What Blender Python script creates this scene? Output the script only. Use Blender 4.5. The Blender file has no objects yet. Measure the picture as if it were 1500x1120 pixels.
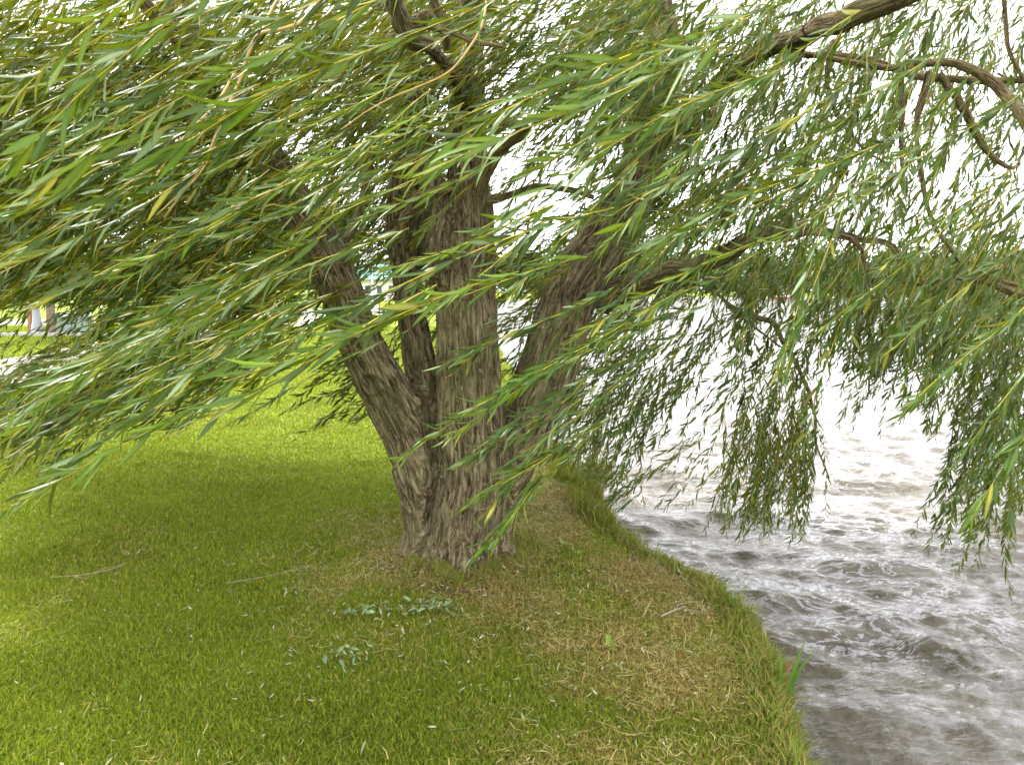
import bpy, math, random
import numpy as np
from mathutils import Vector, Matrix, noise as mnoise

R = np.random.default_rng(7)
random.seed(7)
S = bpy.context.scene
COL = S.collection
PI = math.pi

# ------------------------------------------------------------------ camera
CAM_H = 1.6
PITCH = math.atan(75 / 1000.0)          # horizon a little above the middle
cam_d = bpy.data.cameras.new("camera")
cam = bpy.data.objects.new("camera", cam_d)
COL.objects.link(cam)
cam.location = (0, 0, CAM_H)
cam.rotation_euler = (PI / 2 - PITCH, 0, 0)
cam_d.sensor_width = 36
cam_d.lens = 24
cam_d.shift_y = -60 / 1500.0
cam_d.clip_start = 0.05
cam_d.clip_end = 3000
cam_d.dof.use_dof = True
cam_d.dof.focus_distance = 4.0
cam_d.dof.aperture_fstop = 10.0
S.camera = cam
cp, sp = math.cos(PITCH), math.sin(PITCH)


def ray(px, py):
    x = (px - 750) / 1000.0
    v = -(py - 500) / 1000.0
    # camera forward = (0,cp,-sp), up = (0,sp,cp)
    return np.array([x, cp + v * sp, -sp + v * cp])


def at(px, py, Y):
    d = ray(px, py)
    return np.array([0, 0, CAM_H]) + d * (Y / d[1])


def gnd(px, py, z=0.0):
    d = ray(px, py)
    t = (z - CAM_H) / d[2]
    return np.array([0, 0, CAM_H]) + d * t


def proj(P):
    x = P[..., 0]; y = P[..., 1]; z = P[..., 2] - CAM_H
    f = y * cp - z * sp
    u = y * sp + z * cp
    f = np.where(np.abs(f) < 1e-3, 1e-3, f)
    return 750 + 1000 * x / f, 500 - 1000 * u / f


# ------------------------------------------------------------------ numpy noise
def _h(ix, iy, iz, s):
    n = (ix * 374761393 + iy * 668265263 + iz * 2147483647 + s * 974711) & 0xFFFFFFFF
    n = ((n ^ (n >> 13)) * 1274126177) & 0xFFFFFFFF
    n = (n ^ (n >> 16)) & 0xFFFFFFFF
    return n / 4294967295.0


def vn(p, s=0):
    p = np.asarray(p, dtype=np.float64)
    i = np.floor(p).astype(np.int64)
    f = p - i
    f = f * f * (3 - 2 * f)
    r = 0
    for dx in (0, 1):
        for dy in (0, 1):
            for dz in (0, 1):
                w = (f[..., 0] if dx else 1 - f[..., 0]) * (f[..., 1] if dy else 1 - f[..., 1]) * (f[..., 2] if dz else 1 - f[..., 2])
                r = r + w * _h(i[..., 0] + dx, i[..., 1] + dy, i[..., 2] + dz, s)
    return r


def vn2(x, y, sc, s=0, octs=1):
    r = 0; a = 1.0; tot = 0
    for o in range(octs):
        r = r + a * vn(np.stack([x * sc, y * sc, np.zeros_like(x) + 0.5], -1), s + o)
        tot += a; a *= 0.5; sc *= 2.03
    return r / tot


def sstep(a, b, x):
    t = np.clip((x - a) / (b - a), 0, 1)
    return t * t * (3 - 2 * t)


# ------------------------------------------------------------------ object helpers
def link(name, me, mat=None, parent=None):
    o = bpy.data.objects.new(name, me)
    COL.objects.link(o)
    if mat is not None:
        for m in (mat if isinstance(mat, (list, tuple)) else [mat]):
            me.materials.append(m)
    if parent is not None:
        o.parent = parent
    return o


def tag(o, label=None, cat=None, group=None, kind=None):
    if label: o["label"] = label
    if cat: o["category"] = cat
    if group: o["group"] = group
    if kind: o["kind"] = kind
    return o


def empty(name, loc=(0, 0, 0), rz=0.0):
    o = bpy.data.objects.new(name, None)
    COL.objects.link(o)
    o.location = loc
    o.rotation_euler = (0, 0, rz)
    o.empty_display_size = 0.2
    return o


def np_mesh(name, V, loops, counts, smooth=True, col=None, midx=None, extra=None):
    """loops: flat vertex indices; counts: face sizes"""
    me = bpy.data.meshes.new(name)
    V = np.ascontiguousarray(V, dtype=np.float32)
    loops = np.ascontiguousarray(loops, dtype=np.int32)
    counts = np.ascontiguousarray(counts, dtype=np.int32)
    me.vertices.add(len(V))
    me.vertices.foreach_set("co", V.ravel())
    me.loops.add(len(loops))
    me.loops.foreach_set("vertex_index", loops)
    me.polygons.add(len(counts))
    st = np.zeros(len(counts), dtype=np.int32)
    st[1:] = np.cumsum(counts)[:-1]
    me.polygons.foreach_set("loop_start", st)
    if midx is not None:
        me.polygons.foreach_set("material_index", np.ascontiguousarray(midx, dtype=np.int32))
    me.polygons.foreach_set("use_smooth", np.full(len(counts), smooth, dtype=bool))
    if col is not None:
        a = me.attributes.new("tint", 'FLOAT_COLOR', 'POINT')
        c = np.ones((len(V), 4), dtype=np.float32)
        c[:, :3] = col
        a.data.foreach_set("color", c.ravel())
    if extra:
        for k, v in extra.items():
            a = me.attributes.new(k, 'FLOAT_VECTOR', 'POINT')
            a.data.foreach_set("vector", np.ascontiguousarray(v, dtype=np.float32).ravel())
    me.update(calc_edges=True)
    me.validate()
    return me


class MB:
    """collects simple solids into one mesh"""
    def __init__(s):
        s.V = []; s.F = []; s.M = []

    def add(s, V, F, m=0):
        b = len(s.V)
        s.V += [tuple(float(c) for c in v) for v in V]
        s.F += [tuple(i + b for i in f) for f in F]
        s.M += [m] * len(F)

    def box(s, c, d, m=0, rz=0.0):
        x, y, z = [a / 2 for a in d]
        ca, sa = math.cos(rz), math.sin(rz)
        V = []
        for (i, j, k) in ((-1, -1, -1), (1, -1, -1), (1, 1, -1), (-1, 1, -1), (-1, -1, 1), (1, -1, 1), (1, 1, 1), (-1, 1, 1)):
            px, py = i * x, j * y
            V.append((c[0] + px * ca - py * sa, c[1] + px * sa + py * ca, c[2] + k * z))
        s.add(V, [(0, 3, 2, 1), (4, 5, 6, 7), (0, 1, 5, 4), (1, 2, 6, 5), (2, 3, 7, 6), (3, 0, 4, 7)], m)

    def lathe(s, prof, c=(0, 0, 0), n=16, m=0, flute=0):
        V = []; F = []
        for (r, z) in prof:
            for k in range(n):
                a = 2 * PI * k / n
                rr = r * (1 - flute * (k % 2))
                V.append((c[0] + rr * math.cos(a), c[1] + rr * math.sin(a), c[2] + z))
        for i in range(len(prof) - 1):
            for k in range(n):
                k2 = (k + 1) % n
                F.append((i * n + k, i * n + k2, (i + 1) * n + k2, (i + 1) * n + k))
        F.append(tuple(range(n - 1, -1, -1)))
        F.append(tuple(range((len(prof) - 1) * n, len(prof) * n)))
        s.add(V, F, m)

    def tube(s, P, rad, n=8, m=0, cap=True):
        V, F = tube_geo(np.array(P, dtype=float), np.array(rad, dtype=float) if np.ndim(rad) else np.full(len(P), rad), n, cap)
        s.add(V, F, m)

    def build(s, name, mat, parent=None, smooth=False, bevel=0.0):
        me = bpy.data.meshes.new(name)
        me.from_pydata(s.V, [], s.F)
        me.update()
        if smooth:
            me.polygons.foreach_set("use_smooth", np.full(len(me.polygons), True))
        o = link(name, me, mat, parent)
        me.polygons.foreach_set("material_index", np.array(s.M, dtype=np.int32))
        if bevel:
            b = o.modifiers.new("bevel", 'BEVEL'); b.width = bevel; b.segments = 2; b.limit_method = 'ANGLE'
        return o


def frames(P):
    T = np.gradient(P, axis=0)
    T /= np.linalg.norm(T, axis=1)[:, None] + 1e-12
    ref = np.array([0.0, 1.0, 0.0]) if abs(T[0][1]) < 0.9 else np.array([1.0, 0, 0])
    A = []; a = np.cross(T[0], ref); a /= np.linalg.norm(a)
    for t in T:
        a = a - t * np.dot(a, t); a /= np.linalg.norm(a) + 1e-12
        A.append(a.copy())
    A = np.array(A)
    return T, A, np.cross(T, A)


def tube_geo(P, rad, n=8, cap=True, wob=None):
    T, A, B = frames(P)
    ang = np.arange(n) * 2 * PI / n
    ca, sa = np.cos(ang), np.sin(ang)
    rr = rad[:, None] * np.ones(n)[None]
    if wob is not None:
        rr = rr * wob
    V = P[:, None, :] + (A[:, None, :] * ca[None, :, None] + B[:, None, :] * sa[None, :, None]) * rr[:, :, None]
    V = V.reshape(-1, 3)
    F = []
    for i in range(len(P) - 1):
        for k in range(n):
            k2 = (k + 1) % n
            F.append((i * n + k, i * n + k2, (i + 1) * n + k2, (i + 1) * n + k))
    if cap:
        F.append(tuple(range(n - 1, -1, -1)))
        F.append(tuple(range((len(P) - 1) * n, len(P) * n)))
    return V, F


def catmull(P, k=6):
    P = np.array(P, dtype=float)
    Q = np.vstack([2 * P[0] - P[1], P, 2 * P[-1] - P[-2]])
    out = []
    for i in range(1, len(Q) - 2):
        for j in range(k):
            t = j / k
            a, b, c, d = Q[i - 1], Q[i], Q[i + 1], Q[i + 2]
            out.append(0.5 * ((2 * b) + (-a + c) * t + (2 * a - 5 * b + 4 * c - d) * t * t + (-a + 3 * b - 3 * c + d) * t ** 3))
    out.append(Q[-2])
    return np.array(out)


# ------------------------------------------------------------------ materials
class NT:
    def __init__(s, mat):
        s.t = mat.node_tree; s.t.nodes.clear()

    def n(s, typ, **kw):
        nd = s.t.nodes.new(typ)
        for k, v in kw.items():
            if k == "ins":
                for a, b in v.items():
                    if hasattr(b, "is_output") or isinstance(b, bpy.types.NodeSocket):
                        s.t.links.new(b, nd.inputs[a])
                    else:
                        nd.inputs[a].default_value = b
            else:
                setattr(nd, k, v)
        return nd

    def ramp(s, fac, stops, interp='LINEAR'):
        nd = s.t.nodes.new("ShaderNodeValToRGB")
        nd.color_ramp.interpolation = interp
        e = nd.color_ramp.elements
        while len(e) < len(stops): e.new(0.5)
        for q, (p, c) in zip(e, stops):
            q.position = p
            q.color = (c[0], c[1], c[2], 1) if np.ndim(c) else (c, c, c, 1)
        s.t.links.new(fac, nd.inputs[0])
        return nd.outputs[0]

    def mix(s, f, a, b, typ='MIX'):
        nd = s.t.nodes.new("ShaderNodeMix"); nd.data_type = 'RGBA'; nd.blend_type = typ
        for sock, v in ((nd.inputs[0], f), (nd.inputs[6], a), (nd.inputs[7], b)):
            if isinstance(v, bpy.types.NodeSocket): s.t.links.new(v, sock)
            elif np.ndim(v): sock.default_value = (v[0], v[1], v[2], 1)
            else: sock.default_value = v
        return nd.outputs[2]

    def math(s, op, a, b=0.0):
        nd = s.t.nodes.new("ShaderNodeMath"); nd.operation = op
        for sock, v in ((nd.inputs[0], a), (nd.inputs[1], b)):
            if isinstance(v, bpy.types.NodeSocket): s.t.links.new(v, sock)
            else: sock.default_value = v
        return nd.outputs[0]

    def out(s, sh):
        o = s.t.nodes.new("ShaderNodeOutputMaterial"); s.t.links.new(sh, o.inputs[0])


def newmat(name):
    m = bpy.data.materials.new(name); m.use_nodes = True
    return m, NT(m)


def simple(name, c, rough=0.7, metal=0.0, var=0.25, scale=12.0, bump=0.15):
    m, t = newmat(name)
    tc = t.n("ShaderNodeTexCoord").outputs["Object"]
    nz = t.n("ShaderNodeTexNoise", ins={"Vector": tc, "Scale": scale, "Detail": 5.0})
    lo = [v * (1 - var) for v in c]; hi = [min(1, v * (1 + var * 0.6)) for v in c]
    cc = t.ramp(nz.outputs[0], [(0.3, lo), (0.7, hi)])
    bp = t.n("ShaderNodeBump", ins={"Height": nz.outputs[0], "Strength": bump, "Distance": 0.01})
    b = t.n("ShaderNodeBsdfPrincipled", ins={"Base Color": cc, "Roughness": rough, "Metallic": metal, "Normal": bp.outputs[0]})
    t.out(b.outputs[0])
    return m


def leaf_material(name, under=(0.105, 0.175, 0.045), trans=0.24, rough=0.36):
    m, t = newmat(name)
    at_ = t.n("ShaderNodeAttribute", attribute_name="tint").outputs["Color"]
    geo = t.n("ShaderNodeNewGeometry")
    un = t.mix(0.42, at_, under)
    c = t.mix(geo.outputs["Backfacing"], at_, un)
    b = t.n("ShaderNodeBsdfPrincipled", ins={"Base Color": c, "Roughness": rough, "Specular IOR Level": 0.17})
    tc = t.mix(0.5, at_, (0.28, 0.34, 0.010))
    tr = t.n("ShaderNodeBsdfTranslucent", ins={"Color": tc})
    mx = t.n("ShaderNodeMixShader", ins={0: trans, 1: b.outputs[0], 2: tr.outputs[0]})
    t.out(mx.outputs[0])
    return m


M_LEAF = leaf_material("willow_leaf")
M_FAR = leaf_material("tree_leaf", under=(0.10, 0.15, 0.06), trans=0.25, rough=0.6)
M_GRASS = leaf_material("grass_blade", under=(0.16, 0.22, 0.05), trans=0.3, rough=0.55)


def twig_material():
    m, t = newmat("twig_bark")
    a = t.n("ShaderNodeAttribute", attribute_name="tint").outputs["Color"]
    b = t.n("ShaderNodeBsdfPrincipled", ins={"Base Color": a, "Roughness": 0.5})
    t.out(b.outputs[0]); return m


M_TWIG = twig_material()


def bark_material(name, dark=(0.016, 0.011, 0.007), mid=(0.150, 0.112, 0.056), light=(0.46, 0.375, 0.225), moss=0.35, fine=1.0):
    m, t = newmat(name)
    v = t.n("ShaderNodeAttribute", attribute_name="bark").outputs["Vector"]
    mp = t.n("ShaderNodeMapping", ins={"Vector": v, "Scale": (fine, fine, 0.125 * fine)}).outputs[0]
    w = t.n("ShaderNodeTexNoise", ins={"Vector": mp, "Scale": 26.0, "Detail": 4.0, "Roughness": 0.6})
    wa = t.n("ShaderNodeVectorMath", operation='SCALE', ins={0: w.outputs["Color"], "Scale": 0.075}).outputs[0]
    mw = t.n("ShaderNodeVectorMath", operation='ADD', ins={0: mp, 1: wa}).outputs[0]
    vo = t.n("ShaderNodeTexVoronoi", feature='DISTANCE_TO_EDGE', ins={"Vector": mw, "Scale": 40.0})
    n1 = t.n("ShaderNodeTexNoise", ins={"Vector": mw, "Scale": 60.0, "Detail": 9.0, "Roughness": 0.7})
    rid = t.n("ShaderNodeTexNoise", ins={"Vector": mw, "Scale": 24.0, "Detail": 4.0, "Roughness": 0.55})
    n2 = t.n("ShaderNodeTexNoise", ins={"Vector": v, "Scale": 150.0, "Detail": 4.0})
    big = t.n("ShaderNodeTexNoise", ins={"Vector": v, "Scale": 3.5, "Detail": 5.0})
    crack = t.ramp(vo.outputs[0], [(0.0, 0.0), (0.10, 0.7), (0.25, 1.0)])
    furrow = t.ramp(t.math('ABSOLUTE', t.math('SUBTRACT', rid.outputs[0], 0.5)), [(0.0, 0.0), (0.045, 0.7), (0.10, 1.0)])
    h = t.math('ADD', t.math('MULTIPLY', crack, 0.22), t.math('MULTIPLY', furrow, 0.34))
    h = t.math('ADD', h, t.math('MULTIPLY', t.math('SUBTRACT', n1.outputs[0], 0.5), 1.5))
    h = t.math('ADD', h, 0.10)
    c = t.ramp(h, [(0.10, dark), (0.42, mid), (0.88, light)])
    tone = t.ramp(big.outputs[0], [(0.35, 0.72), (0.65, 1.12)])
    c = t.mix(1.0, c, tone, 'MULTIPLY')
    mossf = t.ramp(big.outputs[0], [(0.45, 0.0), (0.68, moss)])
    c = t.mix(mossf, c, (0.10, 0.115, 0.04))
    lich = t.n("ShaderNodeTexNoise", ins={"Vector": v, "Scale": 36.0, "Detail": 3.0})
    lf = t.ramp(lich.outputs[0], [(0.64, 0.0), (0.70, 0.5)])
    c = t.mix(lf, c, (0.34, 0.36, 0.28))
    hb = t.math('ADD', h, t.math('MULTIPLY', n2.outputs[0], 0.25))
    bp = t.n("ShaderNodeBump", ins={"Height": hb, "Strength": 1.0, "Distance": 0.02 / fine})
    b = t.n("ShaderNodeBsdfPrincipled", ins={"Base Color": c, "Roughness": 0.92, "Normal": bp.outputs[0], "Specular IOR Level": 0.2})
    t.out(b.outputs[0])
    return m


M_BARK = bark_material("willow_bark", fine=1.12, moss=0.5)
M_BRANCH = bark_material("branch_bark", mid=(0.18, 0.125, 0.06), light=(0.36, 0.29, 0.15), moss=0.6, fine=2.2)

# ------------------------------------------------------------------ world and sun
SUN_EL, SUN_AZ = math.radians(52), math.radians(-62)   # azimuth from +Y towards +X
w = bpy.data.worlds.new("World"); S.world = w; w.use_nodes = True
wt = w.node_tree; wt.nodes.clear()
sky = wt.nodes.new("ShaderNodeTexSky"); sky.sky_type = 'NISHITA'
sky.sun_disc = False; sky.sun_elevation = SUN_EL; sky.sun_rotation = SUN_AZ
tcw = wt.nodes.new("ShaderNodeTexCoord")
mpw = wt.nodes.new("ShaderNodeMapping"); mpw.inputs["Scale"].default_value = (1, 1, 2.5)
wt.links.new(tcw.outputs["Generated"], mpw.inputs[0])
nw = wt.nodes.new("ShaderNodeTexNoise"); nw.inputs["Scale"].default_value = 2.2; nw.inputs["Detail"].default_value = 6
wt.links.new(mpw.outputs[0], nw.inputs["Vector"])
rw = wt.nodes.new("ShaderNodeValToRGB")
rw.color_ramp.elements[0].position = 0.3; rw.color_ramp.elements[0].color = (8.5, 8.5, 8.9, 1)
rw.color_ramp.elements[1].position = 0.75; rw.color_ramp.elements[1].color = (14.2, 14.0, 14.2, 1)
wt.links.new(nw.outputs[0], rw.inputs[0])
mxw = wt.nodes.new("ShaderNodeMix"); mxw.data_type = 'RGBA'; mxw.inputs[0].default_value = 0.9
wt.links.new(sky.outputs[0], mxw.inputs[6]); wt.links.new(rw.outputs[0], mxw.inputs[7])
bg = wt.nodes.new("ShaderNodeBackground"); bg.inputs[1].default_value = 0.1
wt.links.new(mxw.outputs[2], bg.inputs[0])
wo = wt.nodes.new("ShaderNodeOutputWorld"); wt.links.new(bg.outputs[0], wo.inputs[0])
sd = bpy.data.lights.new("sun", 'SUN'); sd.energy = 2.6; sd.angle = math.radians(7); sd.color = (1.0, 0.95, 0.86)
so = bpy.data.objects.new("sun", sd); COL.objects.link(so); so.location = (-8, 4, 20)
sdir = Vector((math.sin(SUN_AZ) * math.cos(SUN_EL), math.cos(SUN_AZ) * math.cos(SUN_EL), math.sin(SUN_EL)))
so.rotation_euler = sdir.to_track_quat('Z', 'Y').to_euler()
S.view_settings.view_transform = 'Standard'; S.view_settings.look = 'None'
S.view_settings.exposure = 2.0; S.view_settings.gamma = 1.0; S.view_settings.use_curve_mapping = False

# ------------------------------------------------------------------ lake and land
WATER_Z = -0.34
sh_px = [(1225, 1180), (1192, 1080), (1165, 1000), (1130, 930), (1090, 882), (1045, 845), (1000, 815), (950, 790), (915, 768), (903, 742), (880, 712), (852, 688), (832, 660), (806, 620), (770, 560), (742, 520), (722, 490), (708, 465), (700, 448)]
sh = np.array([gnd(*p)[:2] for p in sh_px])
sh = np.vstack([[1.35, -4.0], [1.22, 0.5], sh, [[-8, 130], [10, 180], [40, 215], [600, 260]]])
sh[:, 1] = np.maximum.accumulate(sh[:, 1])


def shore_x(y):
    return np.interp(y, sh[:, 1], sh[:, 0])


def land_d(x, y):
    """positive = inside the lake, metres from the edge (roughly)"""
    xs = shore_x(y)
    jit = (vn2(x * 0 + y, y * 0, 2.2, 5) - 0.5) * 0.20 + (vn2(x, y, 6, 6, 2) - 0.5) * 0.17
    return x - xs + jit


def gh(x, y):
    d = land_d(x, y)
    z = -sstep(-0.10, 0.14, d) * 0.52 - sstep(0.1, 2.5, d) * 0.9
    z = z - sstep(-0.5, -0.05, d) * 0.045
    und = (vn2(x, y, 0.55, 1, 2) - 0.5) * 0.07 + (vn2(x, y, 4.0, 2, 2) - 0.5) * 0.022
    r = np.hypot(x + 0.28, y - 4.0)
    z = z + und * sstep(0.0, 0.4, -d) + 0.05 * np.exp(-(r / 0.5) ** 2)
    far = sstep(30, 160, y) * sstep(0, 40, -d) * sstep(0, -40, x)
    return z + far * 1.6


def axis(lo, hi, dense, step, grow=1.13):
    a, b = dense
    v = list(np.arange(a, b, step))
    s, x = step, b
    while x < hi:
        v.append(x); s *= grow; x += s
    v.append(hi)
    s, x = step, a
    pre = []
    while True:
        s *= grow; x -= s
        if x < lo: break
        pre.append(x)
    pre.append(lo)
    return np.array(pre[::-1] + v)


def grid_mesh(name, xs, ys, zf, keep=None):
    X, Y = np.meshgrid(xs, ys)
    Z = zf(X, Y)
    V = np.stack([X, Y, Z], -1).reshape(-1, 3)
    nx, ny = len(xs), len(ys)
    i, j = np.meshgrid(np.arange(nx - 1), np.arange(ny - 1))
    a = (j * nx + i).ravel()
    F = np.stack([a, a + 1, a + nx + 1, a + nx], -1)
    if keep is not None:
        c = V[F].mean(1)
        F = F[keep(c[:, 0], c[:, 1])]
    return np_mesh(name, V, F.ravel(), np.full(len(F), 4)), V


xs = axis(-900, 900, (-5.5, 2.2), 0.045, 1.09)
ys = axis(-30, 1500, (1.4, 9.0), 0.045, 1.07)
gm, _ = grid_mesh("ground", xs, ys, gh)
m, t = newmat("turf_soil")
pos = t.n("ShaderNodeNewGeometry").outputs["Position"]
nb = t.n("ShaderNodeTexNoise", ins={"Vector": pos, "Scale": 0.8, "Detail": 6.0})
nf = t.n("ShaderNodeTexNoise", ins={"Vector": pos, "Scale": 38.0, "Detail": 7.0, "Roughness": 0.7})
nm = t.n("ShaderNodeTexNoise", ins={"Vector": pos, "Scale": 7.0, "Detail": 5.0})
green = t.ramp(nf.outputs[0], [(0.3, (0.065, 0.09, 0.008)), (0.55, (0.15, 0.20, 0.016)), (0.75, (0.30, 0.33, 0.04))])
green = t.mix(t.math('MULTIPLY', nb.outputs[0], 0.5), green, (0.24, 0.29, 0.045))
straw = t.ramp(nf.outputs[0], [(0.3, (0.06, 0.045, 0.018)), (0.6, (0.20, 0.15, 0.055)), (0.8, (0.34, 0.26, 0.11))])
sx = t.n("ShaderNodeSeparateXYZ", ins={0: pos})
# dry ground near the tree foot and along the bank
cx = t.math('ADD', sx.outputs[0], 0.25); cy = t.math('SUBTRACT', sx.outputs[1], 3.95)
rr = t.math('SQRT', t.math('ADD', t.math('MULTIPLY', cx, cx), t.math('MULTIPLY', cy, cy)))
dry1 = t.ramp(rr, [(0.35, 1.0), (1.0, 0.0)])
dry2 = t.ramp(t.math('ADD', t.math('MULTIPLY', sx.outputs[0], 0.7), t.math('MULTIPLY', nm.outputs[0], 0.7)), [(0.22, 0.0), (0.7, 0.85)])
near = t.ramp(t.math('DIVIDE', sx.outputs[1], 12.0), [(0.6, 1.0), (1.0, 0.0)])
dry2 = t.math('MULTIPLY', dry2, near)
dry = t.math('MAXIMUM', dry1, dry2)
dry = t.math('MULTIPLY', dry, t.ramp(nm.outputs[0], [(0.3, 0.5), (0.6, 1.0)]))
col = t.mix(dry, green, straw)
foot = t.math("MULTIPLY", t.ramp(rr, [(0.38, 1.0), (0.72, 0.0)]), t.ramp(nm.outputs[0], [(0.35, 0.3), (0.6, 1.0)]))
col = t.mix(foot, col, t.ramp(nf.outputs[0], [(0.35, (0.045, 0.024, 0.012)), (0.7, (0.17, 0.10, 0.055))]))
mudz = t.ramp(t.math('ADD', sx.outputs[2], 0.5), [(0.12, 1.0), (0.34, 0.0)])
farm = t.ramp(t.math('DIVIDE', sx.outputs[1], 160.0), [(0.9, 1.0), (1.0, 0.0)])
col = t.mix(t.math('MULTIPLY', mudz, farm), col, (0.05, 0.038, 0.022))
bp = t.n("ShaderNodeBump", ins={"Height": nf.outputs[0], "Strength": 0.9, "Distance": 0.03})
b = t.n("ShaderNodeBsdfPrincipled", ins={"Base Color": col, "Roughness": 0.95, "Normal": bp.outputs[0], "Specular IOR Level": 0.1})
t.out(b.outputs[0])
tag(link("ground", gm, m), kind="structure")

# water -----------------------------------------------------------------
WR = np.random.default_rng(3)
waves = []
for k in range(46):
    L = 0.085 * (1.09 ** k) * WR.uniform(0.85, 1.15)
    a = math.radians(WR.normal(250, 27))
    amp = 0.0105 * L ** 0.86 * (1.0 if L < 1.8 else (1.8 / L) ** 0.7)
    waves.append((2 * PI / L, math.cos(a), math.sin(a), amp, WR.uniform(0, 6.28)))


WMEAN = 0.0


def wz(x, y):
    z = 0
    dist = np.hypot(x, y)
    wx = x + 0.25 * (vn2(x, y, 1.1, 21) - 0.5) + 0.10 * (vn2(x, y, 3.1, 23) - 0.5)
    wy = y + 0.25 * (vn2(x, y, 1.1, 22) - 0.5) + 0.10 * (vn2(x, y, 3.1, 24) - 0.5)
    for (k, cx_, cy_, amp, ph) in waves:
        L = 2 * PI / k
        fade = np.clip((L * 75 - dist) / (L * 35), 0, 1)
        s_ = np.sin(k * (wx * cx_ + wy * cy_) + ph)
        z = z + amp * fade * (1 - np.abs(s_)) * 1.5 * (0.55 + 0.9 * vn2(x, y, 0.5 / max(L, 0.3), 31))
    return WATER_Z + (z - WMEAN) * 0.80


_tx, _ty = np.meshgrid(np.linspace(1, 9, 120), np.linspace(2, 9, 120))
WMEAN = float(np.mean(wz(_tx, _ty) - WATER_Z)) / 0.80
xs = axis(-60, 700, (0.4, 5.5), 0.02, 1.04)
ys = axis(-12, 320, (1.6, 7.0), 0.02, 1.04)
wm, _ = grid_mesh("lake_water", xs, ys, wz, keep=lambda x, y: (land_d(x, y) > -0.45))
m, t = newmat("choppy_lake_water")
pos = t.n("ShaderNodeNewGeometry").outputs["Position"]
mp = t.n("ShaderNodeMapping", ins={"Vector": pos, "Rotation": (0, 0, math.radians(18)), "Scale": (0.5, 1.0, 1.0)}).outputs[0]
n1 = t.n("ShaderNodeTexNoise", ins={"Vector": mp, "Scale": 15.0, "Detail": 6.0, "Roughness": 0.62, "Distortion": 0.25})
n2 = t.n("ShaderNodeTexNoise", ins={"Vector": mp, "Scale": 3.2, "Detail": 5.0, "Roughness": 0.55, "Distortion": 0.3})
hh = t.math('ADD', t.math('MULTIPLY', n1.outputs[0], 0.35), t.math('MULTIPLY', n2.outputs[0], 0.9))
bp = t.n("ShaderNodeBump", ins={"Height": hh, "Strength": 1.0, "Distance": 0.06})
wc = t.ramp(n2.outputs[0], [(0.3, (0.036, 0.029, 0.012)), (0.7, (0.085, 0.073, 0.046))])
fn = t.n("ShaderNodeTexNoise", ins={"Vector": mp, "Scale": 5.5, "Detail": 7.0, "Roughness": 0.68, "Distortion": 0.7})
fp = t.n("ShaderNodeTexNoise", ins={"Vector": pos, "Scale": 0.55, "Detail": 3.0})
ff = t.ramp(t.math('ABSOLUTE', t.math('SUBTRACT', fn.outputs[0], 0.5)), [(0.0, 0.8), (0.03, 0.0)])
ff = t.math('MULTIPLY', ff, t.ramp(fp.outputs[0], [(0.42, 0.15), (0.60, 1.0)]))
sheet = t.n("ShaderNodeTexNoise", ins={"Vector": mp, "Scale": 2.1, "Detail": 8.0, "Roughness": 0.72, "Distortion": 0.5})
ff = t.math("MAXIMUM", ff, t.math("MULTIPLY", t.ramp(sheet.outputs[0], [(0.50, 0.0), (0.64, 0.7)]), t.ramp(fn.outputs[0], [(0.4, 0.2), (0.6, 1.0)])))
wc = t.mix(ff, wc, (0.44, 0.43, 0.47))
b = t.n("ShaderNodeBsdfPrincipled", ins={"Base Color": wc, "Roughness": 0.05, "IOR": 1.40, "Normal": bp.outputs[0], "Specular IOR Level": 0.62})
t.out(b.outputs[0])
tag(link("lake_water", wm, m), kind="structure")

# paths and road ----------------------------------------------------------
M_PATH = simple("path_concrete", (0.33, 0.28, 0.265), 0.9, var=0.15, scale=3)
M_ROAD = simple("road_surface", (0.36, 0.345, 0.34), 0.9, var=0.12, scale=2)
M_KERB = simple("kerb_concrete", (0.36, 0.34, 0.33), 0.85, var=0.15, scale=8)


def strip(name, pts, width, z, mat):
    """pts: ground points of the centre line; a slab with real thickness laid on the turf"""
    P = catmull([(p[0], p[1], 0) for p in pts], 10)
    T = np.gradient(P, axis=0); T /= np.linalg.norm(T, axis=1)[:, None]
    N = np.stack([-T[:, 1], T[:, 0], 0 * T[:, 0]], -1)
    wv = np.full(len(P), width) if np.ndim(width) == 0 else np.interp(np.linspace(0, 1, len(P)), np.linspace(0, 1, len(width)), width)
    L = P + N * wv[:, None] / 2; Rr = P - N * wv[:, None] / 2
    for A in (L, Rr):
        A[:, 2] = np.maximum(gh(A[:, 0], A[:, 1]), gh(P[:, 0], P[:, 1])) + z
    V = np.concatenate([L, Rr, L - [0, 0, 0.3], Rr - [0, 0, 0.3]])
    n = len(P); F = []
    for i in range(n - 1):
        F.append((i, i + 1, n + i + 1, n + i))
        F.append((2 * n + i, 2 * n + i + 1, i + 1, i))
        F.append((n + i, n + i + 1, 3 * n + i + 1, 3 * n + i))
    me = bpy.data.meshes.new(name); me.from_pydata([tuple(v) for v in V], [], F); me.update()
    return tag(link(name, me, mat), kind="structure")


strip("footpath", [gnd(-420, 640), gnd(-120, 575), gnd(60, 533), gnd(200, 505), gnd(330, 487), gnd(480, 470), gnd(620, 455)], [2.2, 2.2, 2.4, 2.4, 2.2, 2.2, 2.2], 0.03, M_PATH)
strip("kerb", [gnd(-300, 493), gnd(60, 492.5), gnd(200, 492), gnd(420, 483)], 0.32, 0.12, M_KERB)
strip("road", [gnd(-500, 475), gnd(0, 472), gnd(160, 470), gnd(420, 462), gnd(560, 453)], 5.6, 0.02, M_ROAD)

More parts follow.
